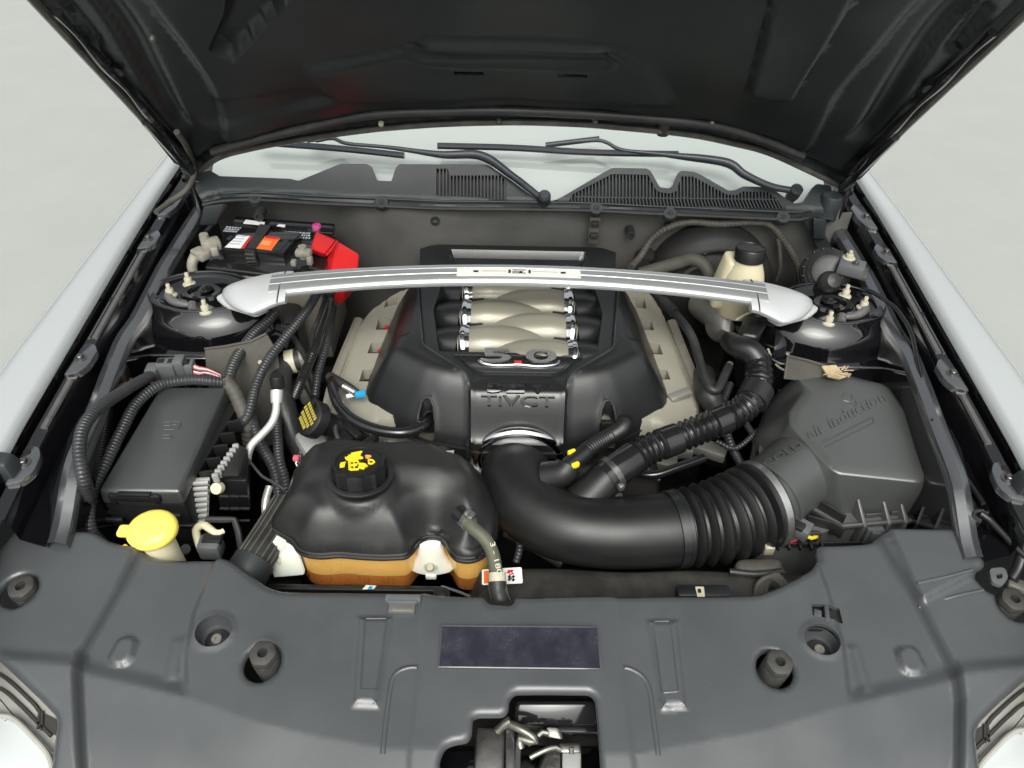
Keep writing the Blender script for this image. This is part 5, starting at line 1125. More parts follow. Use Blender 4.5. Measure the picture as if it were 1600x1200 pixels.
q0, q1 = P(713, 429, .981), P(909, 438, .981)
bx = np.linspace(q0[0], q1[0], 15); V = []; F = []
for x in bx:
    for dy, dz in ((-.0085, -.0022), (.0075, .0008)): V.append((x, 1.0665+dy, bz(x)+dz+.0008))
n = len(bx); V2 = [np.array(v)-np.array([0, 0, .003]) for v in V]
for i in range(n-1): F.append((2*i, 2*i+2, 2*i+3, 2*i+1))
V = V+V2
for i in range(n-1): F += [(2*i, 2*n+2*i, 2*n+2*i+2, 2*i+2), (2*i+1, 2*i+3, 2*n+2*i+3, 2*n+2*i+1)]
F += [(0, 1, 2*n+1, 2*n), (2*n-2, 4*n-2, 4*n-1, 2*n-1)]
bp = mk('badge_plate', V, F, mat('satin silver plate', (.66, .66, .62), .3, var=.04), sb)
def bl_(x, dy, w_, l, name='plate_mark', m='print_and_shade'): mk(name, *rbox((x, 1.066+dy, bz(x)+.0008+dy*.19), (l, w_, .0012), 0, yaw(0, .19)), M[m], bp, smooth=False)
for s in (1, -1): bl_(s*.072, 0, .003, .008); bl_(s*.042, .0, .0009, .040, m='zinc')
for x, l, dy, w_ in ((-.0165, .004, 0, .007), (.0165, .004, 0, .007), (-.001, .022, .0035, .0009), (-.001, .022, -.0035, .0009), (.002, .006, -.001, .003), (-.007, .010, -.0005, .0011)): bl_(x, dy, w_, l, m='latch')

# ------------------------------------------------------------------ brake fluid reservoir, booster and hoses on the right rear
bo = thing('brake_booster', (.41, 1.30, .83), 'round black brake booster behind the cream brake fluid bottle', 'brake booster')
bc = np.array([.395, 1.305, .792])
mk('shell', *lathe([(.0001, .045), (.05, .045), (.060, .038), (.085, .032), (.092, .026), (.112, .020), (.125, .0), (.127, -.03), (.12, -.06)], bc, (0, -1, .12), 56), M['dark'], bo, angle=50)
V, F = tube([bc+np.array([.103*math.cos(a), -.028, .103*math.sin(a)]) for a in np.linspace(rad(20), rad(160), 30)], .004, 8, smooth=False); mk('press_bead', V, F, M['bay_paint'], bo)
mk('master_cylinder', *tube([bc+np.array([-.02, -.04, -.01]), P(1138, 500, .80), P(1122, 512, .77)], [.034, .036, .030], 22, ds=.01), M['alu_raw'], bo)
mk('cylinder_lug', *rbox(P(1118, 478, .815), (.020, .018, .022), .003), M['alu_raw'], bo)
br_ = thing('brake_fluid_bottle', tuple(P(1170, 430, .90)), 'cream brake fluid bottle with a round black cap behind the right end of the brace', 'brake fluid bottle')
rcn = P(1173, 392, .962)
pr = [(.034, -.13), (.036, -.10), (.0365, -.055), (.034, -.045), (.0285, -.030), (.026, -.024), (.024, -.012)]
V, F = lathe(pr, rcn, seg=40); mk('bottle', V, F, M['cream'], br_, angle=60)
mk('bottle_shoulder', *hexa([rcn+np.array([-.052, -.015, -.12]), rcn+np.array([0, -.02, -.12]), rcn+np.array([0, .04, -.12]), rcn+np.array([-.052, .04, -.12])], [rcn+np.array([-.036, -.004, -.020]), rcn+np.array([-.01, -.014, -.024]), rcn+np.array([-.01, .03, -.016]), rcn+np.array([-.038, .03, -.014])], .009, 3), M['cream'], br_)
V, F = lathe([(.0245, -.018), (.0262, -.016), (.0262, .004), (.025, .0065), (.022, .0075), (.021, .006), (.0001, .006)], rcn, (0, .17, 1.), seg=80, rmod=lambda a, r, h: 1+(.02*abs(math.sin(a*20)) if r > .0255 else 0)); mk('cap', V, F, M['plastic'], br_)
def fwp(px, py, dy=0): return Py(px, py, 1.338+dy)
wl = thing('firewall_wiring', tuple(fwp(1100, 350)), 'braided grey wiring harness looped along the firewall on the right', 'wiring harness')
V, F = tube([fwp(985, 418, -.05), fwp(1000, 402, -.02), fwp(1019, 373), fwp(1046, 355), fwp(1080, 347), fwp(1125, 350), fwp(1175, 347), fwp(1203, 351), fwp(1219, 369), fwp(1234, 390), fwp(1247, 419), fwp(1250, 445)], .0075, 12, corr=(.008, .0012)); mk('main_loom', V, F, M['rubber_grey'], wl)
V, F = tube([fwp(1215, 371), fwp(1218, 392), fwp(1218, 420), fwp(1213, 438)], .0048, 10, corr=(.006, .0008)); mk('branch_loom', V, F, M['rubber_grey'], wl)
for a, b in ((1046, 355), (1203, 350)): mk('loom_clip', *rbox(fwp(a, b-1, .006), (.018, .022, .012), .003), M['rubber'], wl)
hh = thing('heater_hose', tuple(P(1060, 405, .88)), 'thick dusty grey hose bending over behind the brace on the right', 'heater hose')
V, F = tube([Py(1000, 428, 1.27), Py(1030, 419, 1.27), Py(1062, 410, 1.265), Py(1080, 405, 1.26), Py(1098, 412, 1.25), Py(1110, 432, 1.23), Py(1112, 450, 1.2)], .0125, 16); mk('hose', V, F, M['rubber_grey'], hh)
V, F = tube([Py(1070, 428, 1.25), Py(1085, 418, 1.25), Py(1092, 420, 1.25)], .005, 8); mk('small_pipe', V, F, M['rubber'], hh)
boot = thing('rubber_boot', tuple(P(1285, 425, .90)), 'ribbed black rubber boot beside the right strut tower', 'rubber boot')
bc2 = P(1292, 424, .900); bax = (-.25, -.75, .62)
mk('boot', *lathe([(.046, -.03), (.046, -.012), (.042, -.008), (.042, 0), (.036, .004), (.036, .008), (.029, .012), (.029, .016), (.022, .018), (.0001, .018)], bc2, bax, 44), M['rubber'], boot, angle=35)
for k in range(16):
    x_, y_, z_ = axes_from(bax); a = k/16*2*math.pi; p = bc2+(x_*math.cos(a)+y_*math.sin(a))*.0425; mk('boot_rib', *rbox(p-z_*.004, (.004, .003, .014), .001, np.array([x_*math.cos(a)+y_*math.sin(a), -x_*math.sin(a)+y_*math.cos(a), z_])), M['rubber'], boot)
V, F = lathe([(.020, -.012), (.021, 0), (.019, .010), (.013, .018), (.0001, .021)], P(1296, 441, .895), (.1, -.7, .7), 26); mk('bulb_end', V, F, M['rubber'], boot)
rl = thing('relay_block', tuple(P(1330, 415, .93)), 'small dark relay with a pale stud on the right inner rail', 'relay')
mk('relay', *rbox(P(1330, 418, .925), (.045, .032, .022), .003, yaw(-.45)), M['grey_plastic'], rl); mk('relay_foot', *rbox(P(1334, 424, .912), (.048, .036, .010), .003, yaw(-.45)), M['rubber_grey'], rl)
V, F = stud(P(1326, 404, .934), .006, .016); mk('relay_stud', V, F, M['cream_hard'], rl); V, F = bolt(P(1337, 412, .936), .004, .005); mk('relay_bolt', V, F, M['latch'], rl)
vv = thing('vacuum_valve', tuple(P(1180, 510, .87)), 'black plastic valve joining the ribbed air hose under the right end of the brace', 'vacuum valve')
mk('valve_body', *hexa([P(1148, 545, .84), P(1178, 550, .84), P(1200, 500, .84), P(1160, 495, .84)], [P(1155, 522, .875), P(1185, 528, .875), P(1206, 492, .885), P(1172, 484, .885)], .008, 3), M['plastic'], vv)
mk('valve_plug', *rbox(P(1202, 498, .885), (.028, .018, .02), .004, yaw(-.4)), M['plastic'], vv); mk('valve_clip', *rbox(P(1186, 492, .893), (.012, .008, .006), .002), M['rubber_grey'], vv)
mk('valve_band', *tube([P(1150, 500, .878), P(1165, 491, .884), P(1178, 487, .886)], .002, 6), M['cream_hard'], vv)
mk('valve_bracket', *hexa([P(1205, 600, .78), P(1232, 590, .78), P(1236, 520, .78), P(1210, 530, .78)], [P(1208, 545, .845), P(1228, 540, .845), P(1232, 500, .865), P(1212, 500, .865)], .006), M['bay_paint'], vv)
rh = thing('right_coolant_pipe', tuple(P(1080, 530, .82)), 'slim black rubber hose following the outer edge of the right cam cover', 'rubber hose')
V, F = tube([P(1020, 455, .85), P(1031, 466, .85), P(1050, 484, .845), P(1071, 509, .84), P(1084, 533, .832), P(1094, 566, .825), P(1103, 593, .815), P(1112, 609, .81), P(1122, 608, .81), P(1131, 590, .815), P(1139, 572, .82)], .0078, 14); mk('hose', V, F, M['rubber'], rh)
mk('hose_joint', *tube([P(1036, 470, .853), P(1054, 488, .848)], .0105, 12, ds=.01), M['rubber'], rh); mk('hose_joint', *tube([P(1130, 592, .815), P(1141, 568, .822)], .006, 10, ds=.01), M['alu_raw'], rh)

# ------------------------------------------------------------------ felt liners beside the towers
def liner(name, pts, label, fray=None):
    t = thing(name, tuple(pts[0]), label, 'felt liner', 'felt splash liners below the strut towers')
    V, F = plate(pts, .004, np.array([0, -.8, .6])); mk('felt', V, F, M['felt'], t)
    V, F = tube([np.array(p) for p in pts[:4]], .0022, 6, smooth=False); mk('felt_edge', V, F, M['rubber_grey'], t); return t
liner('felt_liner', [Py(320, 545, 1.008), Py(352, 541, 1.006), Py(392, 533, 1.01), Py(416, 521, 1.02), Py(432, 548, 1.015), Py(441, 600, 1.0), Py(436, 690, .97), Py(400, 705, .965), Py(350, 660, .985), Py(324, 600, 1.0)], 'grey felt splash liner below the left strut tower')
fl_ = liner('felt_liner', [P(1226, 592, .85), P(1231, 556, .87), P(1262, 563, .868), P(1300, 575, .86), P(1330, 583, .855), P(1322, 598, .83), P(1290, 600, .80)], 'grey felt splash liner with a torn frayed corner behind the air filter box')
mb = MB()
for k in range(26):
    a = P(1300+random.uniform(-14, 22), 578+random.uniform(-4, 8), .858); mb.add(*tube([a, a+np.array([random.uniform(-.004, .016), random.uniform(-.012, .006), random.uniform(.0, .006)])], .0009, 4, ds=.05))
mk('torn_fibre', mb.V, mb.F, M['felt_fray'], fl_)
V, F = plate([P(1284, 572, .864), P(1306, 570, .864), P(1318, 584, .858), P(1330, 586, .856), P(1312, 592, .855), P(1294, 588, .858)], .004, np.array([0, -.4, .9])); mk('torn_flap', V, F, M['felt_fray'], fl_)
V, F = tube([P(1200, 545, .83), P(1210, 566, .82), P(1222, 577, .82), P(1236, 580, .82)], .002, 6); mk('liner_wire', V, F, M['cream_hard'], fl_)

# ------------------------------------------------------------------ wiring looms, hoses and pipes on the left
def loom(name, label, cat, pts, r, m='loom', corr=(.0055, .0016), seg=12, part='sleeve', group=None):
    t = thing(name, tuple(pts[len(pts)//2]), label, cat, group); V, F = tube(pts, r, seg, corr=corr) if corr else tube(pts, r, seg); mk(part, V, F, M[m], t); return t
WG = 'corrugated wiring looms on the left of the bay'
t = loom('wiring_loom', 'thick corrugated wiring loom curving around the outer side of the fuse box', 'wiring loom', [P(234, 588, .85), P(200, 607, .875), P(154, 638, .905), P(131, 667, .912), P(124, 700, .905), P(128, 735, .885), P(135, 766, .85), P(141, 800, .79)], .0095, group=WG)
mk('sleeve_end', *tube([P(132, 753, .866), P(137, 776, .838)], .0102, 12, ds=.01), M['rubber'], t)
t = loom('wiring_loom', 'thinner corrugated loom lying against the left edge of the fuse box lid', 'wiring loom', [P(352, 598, .838), P(325, 595, .845), P(295, 594, .848), P(250, 602, .848), P(214, 630, .845), P(190, 673, .840), P(166, 722, .832), P(145, 766, .822), P(139, 800, .812), P(143, 830, .80), P(160, 850, .78)], .0092, group=WG)
cn = thing('wiring_connector', tuple(P(265, 577, .83)), 'grey multi-way wiring connector behind the fuse box', 'wiring connector')
A = yaw(.06)
for px, py, sx, sz in ((240, 582, .020, .026), (262, 577, .030, .034), (283, 574, .018, .040), (298, 576, .014, .028)): mk('housing', *rbox(P(px, py, .838), (sx, .024, sz), .003, A), M['grey_plastic'], cn)
for px in (252, 268, 290): mk('housing_rib', *rbox(P(px, 566, .852), (.012, .012, .008), .002, A), M['plastic'], cn)
for k in range(7):
    V, F = tube([P(303, 570+k*2.6, .845), P(312, 574+k*2.2, .846), P(323, 576+k*1.6, .842), P(345, 586+k, .835)], .0014, 5); mk('wire', V, F, M[['copper', 'white', 'copper', 'rubber', 'white', 'copper', 'rubber'][k]], cn)
mk('wire', *tube([P(231, 590, .828), P(236, 598, .832), P(250, 599, .835)], .002, 6), M['amber_print'], cn)
t = loom('wiring_loom', 'corrugated loom climbing from the fuse box corner to the left end of the brace', 'wiring loom', [P(428, 490, .86), P(418, 502, .856), P(399, 520, .85), P(376, 549, .845), P(363, 574, .842), P(357, 596, .835)], .0100, group=WG)
t = loom('wiring_loom', 'dark taped loom dropping behind the rear corner of the fuse box', 'wiring loom', [P(352, 594, .838), P(366, 612, .825), P(376, 634, .81), P(386, 660, .79), P(390, 690, .75)], .0125, m='rubber_grey', corr=(.011, .0012), group=WG)
t = loom('wiring_loom', 'long corrugated loom from the brace past the felt liner to the fuse box', 'wiring loom', [P(499, 452, .875), P(484, 478, .87), P(465, 504, .862), P(442, 532, .852), P(422, 558, .842), P(408, 583, .832), P(398, 610, .82), P(391, 638, .81), P(382, 657, .80), P(366, 664, .79)], .0085, group=WG)
V, F = lathe([(.0001, .003), (.0035, .003), (.005, 0)], P(407, 566, .84), (0, -.7, .7), 14); mk('loom_clip', V, F, M['zinc_dull'], t)
t = loom('battery_cable', 'smooth black battery cable running from the red cover down to a ribbed sleeve', 'battery cable', [P(519, 455, .86), P(515, 480, .855), P(504, 512, .845), P(494, 540, .835), P(486, 556, .828)], .0062, m='gloss_black', corr=None)
V, F = tube([P(489, 552, .83), P(480, 574, .815), P(470, 596, .80), P(460, 620, .775)], .0092, 12, corr=(.0045, .0018)); mk('ribbed_sleeve', V, F, M['gloss_black'], t)
mk('branch', *tube([P(432, 510, .83), P(455, 525, .825), P(470, 545, .82), P(478, 560, .82)], .0055, 10), M['rubber'], t)
mk('cable', *tube([P(510, 462, .855), P(497, 500, .84), P(489, 520, .83), P(487, 552, .828)], .0045, 10), M['rubber'], t)
t = loom('coolant_hose', 'thick black coolant hose with a pale clamp dropping beside the felt liner', 'coolant hose', [P(466, 562, .800), P(452, 566, .800), P(441, 580, .795), P(440, 604, .785), P(447, 640, .765), P(458, 676, .735), P(472, 708, .70)], .0185, m='rubber', corr=None, part='hose', seg=20)
mk('hose_clamp', *hoop(P(455, 565, .800), (.9, .2, .1), .0185, .016, .003, 26), M['cream_hard'], t); mk('hose_stub', *tube([P(462, 563, .80), P(474, 558, .80)], .016, 16, ds=.01), M['alu_raw'], t)
ac = thing('refrigerant_pipe', tuple(P(425, 650, .80)), 'bent silver refrigerant pipe with a black valve cap', 'pipe')
mk('pipe', *tube([P(432, 628, .842), P(431, 644, .832), P(424, 662, .820), P(408, 680, .812), P(394, 694, .805), P(388, 708, .795), P(386, 724, .78)], .0062, 14), M['silver_tube'], ac)
mk('fitting', *tube([P(432.5, 610, .853), P(432, 630, .840)], [.0098, .0098, .0085], 16, ds=.004, smooth=False), M['silver_tube'], ac)
V, F = lathe([(.0112, -.012), (.0115, .006), (.0105, .009), (.0001, .0095)], P(433, 594, .862), (0, .25, 1), 24); mk('valve_cap', V, F, M['plastic'], ac)
loom('wiring_loom', 'corrugated loom hanging between the silver pipe and the coolant reservoir', 'wiring loom', [P(392, 650, .79), P(402, 680, .775), P(414, 706, .76), P(428, 732, .745), P(435, 765, .72), P(437, 800, .69)], .0100, group=WG)
loom('wiring_loom', 'corrugated loom closest to the coolant reservoir and oil filler cap', 'wiring loom', [P(433, 655, .77), P(434, 690, .76), P(437, 720, .75), P(446, 752, .73), P(450, 790, .70)], .0085, group=WG)
loom('thin_wire', 'thin twisted wire crossing from the silver pipe to the reservoir', 'wire', [P(388, 718, .79), P(396, 728, .785), P(410, 744, .78), P(428, 754, .78), P(446, 766, .78)], .0026, corr=(.004, .0006), seg=8, part='wire')
t = loom('low_pipe', 'short dull silver pipe low between the control module and the reservoir', 'pipe', [P(421, 760, .73), P(415, 782, .72), P(415, 800, .71), P(420, 816, .70)], .0062, m='silver_tube', corr=None, part='pipe')
t = loom('braided_hose', 'thick lengthwise ribbed black hose leaving the left side of the reservoir', 'hose', [P(450, 790, .755), P(425, 832, .755), P(402, 868, .755), P(388, 890, .75)], .0255, m='rubber', corr=None, part='hose', seg=26)
q, _ = resample(cr([P(450, 790, .755), P(425, 832, .755), P(402, 868, .755), P(388, 890, .75)]), .006); T_ = np.gradient(q, axis=0)
for k in range(11):
    a = rad(-20+22*k); L = []
    for p, tt in zip(q, T_):
        x_, y_, z_ = axes_from(tt); L.append(p+.0258*(x_*math.cos(a)+y_*math.sin(a)))
    V, F = tube(L, .0018, 5, smooth=False); mk('braid_rib', V, F, M['rubber_grey'], t)
V, F = tube([P(398, 876, .757), P(386, 896, .752), P(380, 910, .74)], .030, 26); mk('hose_cuff', V, F, M['cowl'], t)
t = loom('air_duct', 'dark ribbed duct at the front left corner beneath the fuse box', 'duct', [P(142, 806, .775), P(112, 806, .775), P(84, 818, .772), P(64, 838, .765), P(58, 860, .74)], .034, m='rubber', corr=(.012, .003), part='duct', seg=28)
mk('duct_tape', *tube([P(135, 795, .79), P(105, 792, .795), P(80, 802, .79)], .014, 12, corr=(.007, .002)), M['rubber'], t)
red_ = thing('wire_plug', tuple(P(462, 716, .78)), 'tiny red brown wire plug on the rear left shoulder of the reservoir', 'wire plug')
mk('plug', *rbox(P(463, 716, .785), (.010, .010, .008), .002), M['copper'], red_); mk('wire', *tube([P(465, 718, .783), P(462, 726, .78), P(470, 732, .77)], .0014, 5), M['white'], red_)
sg = thing('sensor_wiring', tuple(P(530, 680, .80)), 'small ribbed sensor lead looping down behind the reservoir cap', 'sensor lead')
V, F = tube([P(527, 650, .80), P(524, 668, .80), P(530, 690, .80), P(545, 706, .795)], .0042, 8, corr=(.004, .001)); mk('lead', V, F, M['loom'], sg)
for a, b, sx in ((548, 672, .05), (540, 684, .03), (578, 690, .03)): mk('plug', *rbox(P(a, b, .79), (sx, .014, .012), .003, yaw(-.8 if a < 560 else .8)), M['plastic'], sg)
# hood washer hose at the hinge
loom('washer_hose', 'thin grey washer hose hanging from the left hood hinge to the rail', 'washer hose', [PN(276, 206, HO+HN*.02, HN), PN(290, 226, HO+HN*.02, HN), Py(301, 252, 1.335), Py(303, 275, 1.33), Py(290, 298, 1.325), Py(265, 316, 1.30), Py(244, 332, 1.26)], .0052, m='rubber_grey', corr=None, part='hose')
# release cable on the right rail
rcb = loom('release_cable', 'thin black cable running along the right inner rail', 'cable', [P(1345, 452, .90), P(1362, 456, .905), P(1384, 470, .91), P(1402, 485, .912), P(1424, 520, .905), P(1434, 566, .895), P(1443, 604, .885), P(1456, 642, .878), P(1474, 684, .872), P(1500, 732, .865), P(1537, 787, .86)], .0038, m='gloss_black', corr=None, part='cable')
for a, b in ((1416, 548), (1430, 600), (1444, 664)): mk('cable_clip', *tube([P(a, b, .87), P(a+14, b-8, .885)], .0028, 6, ds=.02), M['rubber'], rcb)
# hood prop on the right front corner
pr_ = thing('hood_prop', tuple(P(1570, 850, .84)), 'thin black hood prop rod and its eye bracket at the right front corner', 'hood prop')
mk('rod', *tube([P(1532, 802, .865), P(1546, 812, .862), P(1590, 858, .856), P(1640, 905, .85)], .0045, 10, smooth=False), M['plastic'], pr_)
V, F = tube([P(1537, 800, .862), P(1524, 800, .860), P(1521, 808, .858), P(1533, 815, .858)], .0042, 8); mk('rod_hook', V, F, M['bay_paint'], pr_)
V, F = sheet(rnd([P(1546, 888, .835), P(1570, 886, .835), P(1576, 902, .835), P(1566, 916, .835), P(1550, 910, .835)], .006), lambda X: X[:, 0]*0+.835, .006, holes=[rnd([P(1556, 896, .835), P(1566, 895, .835), P(1567, 903, .835), P(1558, 905, .835)], .003)], thick=.005); mk('eye_bracket', V, F, M['grey_plastic'], pr_)
mk('pivot', *tube([P(1580, 905, .83), P(1592, 885, .84), P(1602, 850, .86)], .008, 10), M['plastic'], pr_); mk('pivot_block', *rbox(P(1592, 916, .822), (.03, .02, .012), .005, yaw(-.5)), M['zinc_dull'], pr_)

# ------------------------------------------------------------------ radiator shroud, warning sticker, snorkel
rs = thing('radiator_shroud', (0, .63, .70), 'dusty black radiator fan shroud between the reservoir and the front shield', 'radiator shroud')
V, F = sheet(rnd([(-.46, .555), (.42, .555), (.42, .655), (.25, .690), (-.05, .705), (-.40, .68)], .02), lambda X: .742+.003*np.sin(X[:, 0]*30)-.10*sst(.645, .71, X[:, 1])-.075*sst(-.05, -.075, X[:, 0]), .012, thick=.08); mk('shroud', V, F, mat('dusty shroud', (.022, .021, .019), .55, var=.3, dust=.55, dustcol=(.10, .095, .08), dscale=13), rs, angle=50)
mk('shroud_ledge', *rbox(P(1098, 928, .757), (.075, .020, .02), .004), M['plastic'], rs)
mk('shroud_tab', *hexa([P(1090, 935, .766), P(1102, 935, .766), P(1100, 918, .766), P(1086, 918, .766)], [P(1090, 935, .769), P(1102, 935, .769), P(1100, 916, .769), P(1086, 916, .769)], .001), M['cream'], rs)
decal('tab_mark', [(1091, 926), (1096, 926), (1095, 920), (1090, 920)], .7698, M['print_and_shade'], rs)
mk('shroud_bar', *rbox(P(555, 921, .712), (.26, .010, .012), .003), M['plastic'], rs)
mk('shroud_bolt', *bolt(P(690, 930, .752), .007, .006), M['plastic_matt'], rs); mk('shroud_pipe', *tube([P(690, 916, .75), P(715, 924, .75), P(735, 932, .75)], .002, 6), M['grey_plastic'], rs)
mk('blue_tag', *plate([P(566, 921, .7205), P(584, 920, .7205), P(588, 915, .7205), P(572, 914, .7205)], .001, np.array([0, 0, 1.])), M['white'], rs)
mk('blue_tag', *plate([P(574, 921, .721), P(580, 921, .721), P(583, 916, .721), P(577, 916, .721)], .001, np.array([0, 0, 1.])), M['blue'], rs)
stk = thing('warning_sticker', tuple(P(785, 900, .752)), 'white and orange fan warning sticker on the radiator shroud beside the overflow hose', 'warning sticker')
SZk = .7535
V, F = plate([(*q, SZk) for q in rnd([P(753, 914, SZk), P(817, 911, SZk), P(815, 886, SZk), P(753, 890, SZk)], .003)], .001, np.array([0, 0, 1.])); mk('sticker', V, F, M['white'], stk, smooth=False)
decal('orange_panel', [(756, 911.5), (775, 911), (775, 891), (756, 892)], SZk+.0004, M['orange'], stk)
mb = MB()
for a, b, c_, d2 in ((793, 892, 800, 891), (794, 896, 802, 891), (796, 898, 803, 896), (799, 891, 801, 897), (792, 895, 797, 893)): mb.add(*tube([P(a, b, SZk+.0006), P(c_, d2, SZk+.0006)], .0009, 5, ds=.05))
mk('hand_symbol', mb.V, mb.F, M['red'], stk)
mb = MB()
for a, b in ((796, 901), (802, 901), (796, 905.5), (802, 906)): mb.add(*rbox(P(a, b, SZk+.0005), (.0042, .0036, .0006), 0, yaw(a)))
mb.add(*rbox(P(799, 903.4, SZk+.0005), (.002, .002, .0006), 0)); mk('fan_symbol', mb.V, mb.F, M['print_and_shade'], stk)
sn = thing('air_snorkel', tuple(P(1190, 890, .74)), 'grey black rubber snorkel and ribbed hose under the right end of the bellows', 'air snorkel')
V, F = hexa([P(1150, 940, .70), P(1240, 930, .70), P(1220, 880, .70), P(1150, 885, .70)], [P(1142, 900, .745), P(1222, 898, .745), P(1225, 872, .75), P(1150, 870, .75)], .012, 3); mk('snorkel', V, F, M['rubber_grey'], sn)
mk('snorkel_lip', *tube([P(1140, 893, .748), P(1180, 897, .75), P(1222, 893, .75)], .005, 10), M['rubber'], sn)
for k in range(4): V, F = tube([P(1180+k*5, 935, .735), P(1184+k*5, 914-k*1.5, .750), P(1200+k*4, 902-k*1.5, .758), P(1218+k*2.5, 910, .752), P(1226+k*2, 922, .745)], .0042, 8); mk('hose_rib', V, F, M['rubber_grey'], sn)
mk('ribbed_hose', *tube([P(1188, 940, .725), P(1192, 915, .74), P(1206, 906, .745), P(1222, 918, .738)], .012, 12), M['rubber'], sn)
# ------------------------------------------------------------------ front radiator shield (sight shield)
SHO = (0, .47, .80); SHN = (0, -.10, 1.0)
def S(px, py): return PN(px, py, SHO, SHN)[:2]
shl = thing('radiator_shield', (0, .47, .80), 'wide grey black plastic radiator shield across the front of the engine bay', 'radiator shield')
so_ = [(-60, 905), (0, 868), (30, 836), (45, 824), (58, 828), (70, 838), (145, 838), (158, 842), (172, 852), (192, 859), (222, 862), (241, 872), (317, 873), (351, 874), (364, 880), (415, 918), (437, 926), (500, 928), (662, 930), (681, 935), (756, 937), (764, 948), (800, 950), (806, 937), (955, 935), (1180, 933), (1206, 925), (1268, 893), (1280, 872), (1276, 859), (1281, 850), (1355, 848), (1386, 837), (1499, 838), (1508, 846), (1530, 892), (1528, 899), (1517, 903), (1518, 912), (1539, 935), (1680, 930), (1680, 1012), (1600, 1066), (1556, 1104), (1525, 1135), (1519, 1152), (1530, 1200), (1560, 1290), (1250, 1330), (800, 1345), (350, 1330), (50, 1290), (80, 1200), (85, 1175), (94, 1137), (92, 1124), (68, 1099), (0, 1035), (-60, 985)]
SO = rnd([S(*q) for q in so_], .009, 4)
def ell(c, rx_, ry_, n=28): c = np.array(S(*c)); return np.array([c+np.array([rx_*math.cos(t), ry_*math.sin(t)]) for t in np.linspace(0, 2*math.pi, n, endpoint=False)])
bump_h = [((411, 1040), (410, 1020)), ((1209, 1049), (1219, 1034)), ((35, 932), (32, 916)), ((1578, 953), (1586, 936))]
holes = [ell(c, .0225, .0235) for c, _ in bump_h]
latch = rnd([S(*q) for q in [(805, 1087), (921, 1087), (930, 1097), (945, 1290), (690, 1290), (687, 1190), (696, 1171), (711, 1165), (730, 1162), (737, 1152), (739, 1126), (747, 1122), (786, 1122), (794, 1115), (796, 1096)]], .006)
slotR = rnd([S(*q) for q in [(1266, 948), (1311, 950), (1317, 975), (1268, 966)]], .002)
wells = [ell((336, 991), .0225, .0205), ell((1282, 1004), .0225, .0205)]
holes += [latch, slotR]+wells
ch = [np.array([S(*q) for q in l]) for l in ([(226, 855), (190, 925), (133, 1023), (127, 1061), (126, 1310)], [(1366, 836), (1433, 951), (1486, 1052), (1495, 1100), (1503, 1310)])]
st2 = [np.array([S(*q) for q in l]) for l in ([(340, 868), (304, 962), (291, 1022), (293, 1090)], [(1264, 845), (1294, 930), (1318, 1017), (1326, 1102)])]
plat = rnd([S(*q) for q in [(340, 840), (304, 962), (291, 1022), (294, 1090), (400, 1130), (500, 1153), (600, 1172), (810, 1182), (1000, 1180), (1031, 1172), (1200, 1141), (1324, 1102), (1318, 1017), (1294, 930), (1262, 830)]], .012)
crease = np.array([S(*q) for q in [(-200, 1030), (133, 1055), (294, 1092), (400, 1131), (500, 1154), (600, 1173), (810, 1184), (1000, 1182), (1031, 1174), (1200, 1143), (1324, 1104), (1490, 1065), (1800, 1040)]])
recs = [rnd([S(*q) for q in l], .004) for l in ([(559, 968), (617, 968), (594, 1112), (549, 1110)], [(1007, 973), (1059, 973), (1075, 1114), (1030, 1116)])]
recs_i = [rnd([S(*q) for q in l], .002) for l in ([(572, 974), (606, 974), (591, 1085), (565, 1085)], [(1019, 978), (1045, 978), (1058, 1088), (1033, 1090)])]
slots = [rnd([S(*q) for q in l], .003) for l in ([(268, 998), (296, 993), (281, 1068), (252, 1068)], [(1320, 1006), (1342, 1006), (1367, 1083), (1343, 1088)])]
ovals = [rnd([S(*q) for q in l], .008) for l in ([(186, 1000), (205, 996), (215, 1003), (207, 1030), (196, 1040), (178, 1042), (170, 1032)], [(1399, 1018), (1412, 1012), (1430, 1014), (1446, 1045), (1438, 1055), (1420, 1055), (1408, 1046)])]
lab_q = [S(*q) for q in [(691, 986), (932, 988), (937, 1053), (686, 1050)]]
cent = rnd([S(*q) for q in [(661, 900), (655, 1047), (640, 1182), (638, 1330), (995, 1330), (990, 1200), (972, 1047), (955, 900)]], .003)
curv = [np.array(cr([np.append(S(*q), 0) for q in l])[:, :2]) for l in ([(655, 1047), (640, 1047), (622, 1054), (612, 1072), (604, 1130), (599, 1182)], [(972, 1047), (986, 1050), (1004, 1062), (1014, 1084), (1020, 1130), (1027, 1184)])]
blk = rnd([S(*q) for q in [(1372, 828), (1512, 828), (1540, 900), (1432, 955)]], .01)
ledge = rnd([S(*q) for q in [(1424, 926), (1510, 904), (1530, 930), (1440, 952)]], .004)
xl = lambda c, y: np.interp(y, c[::-1, 1], c[::-1, 0])
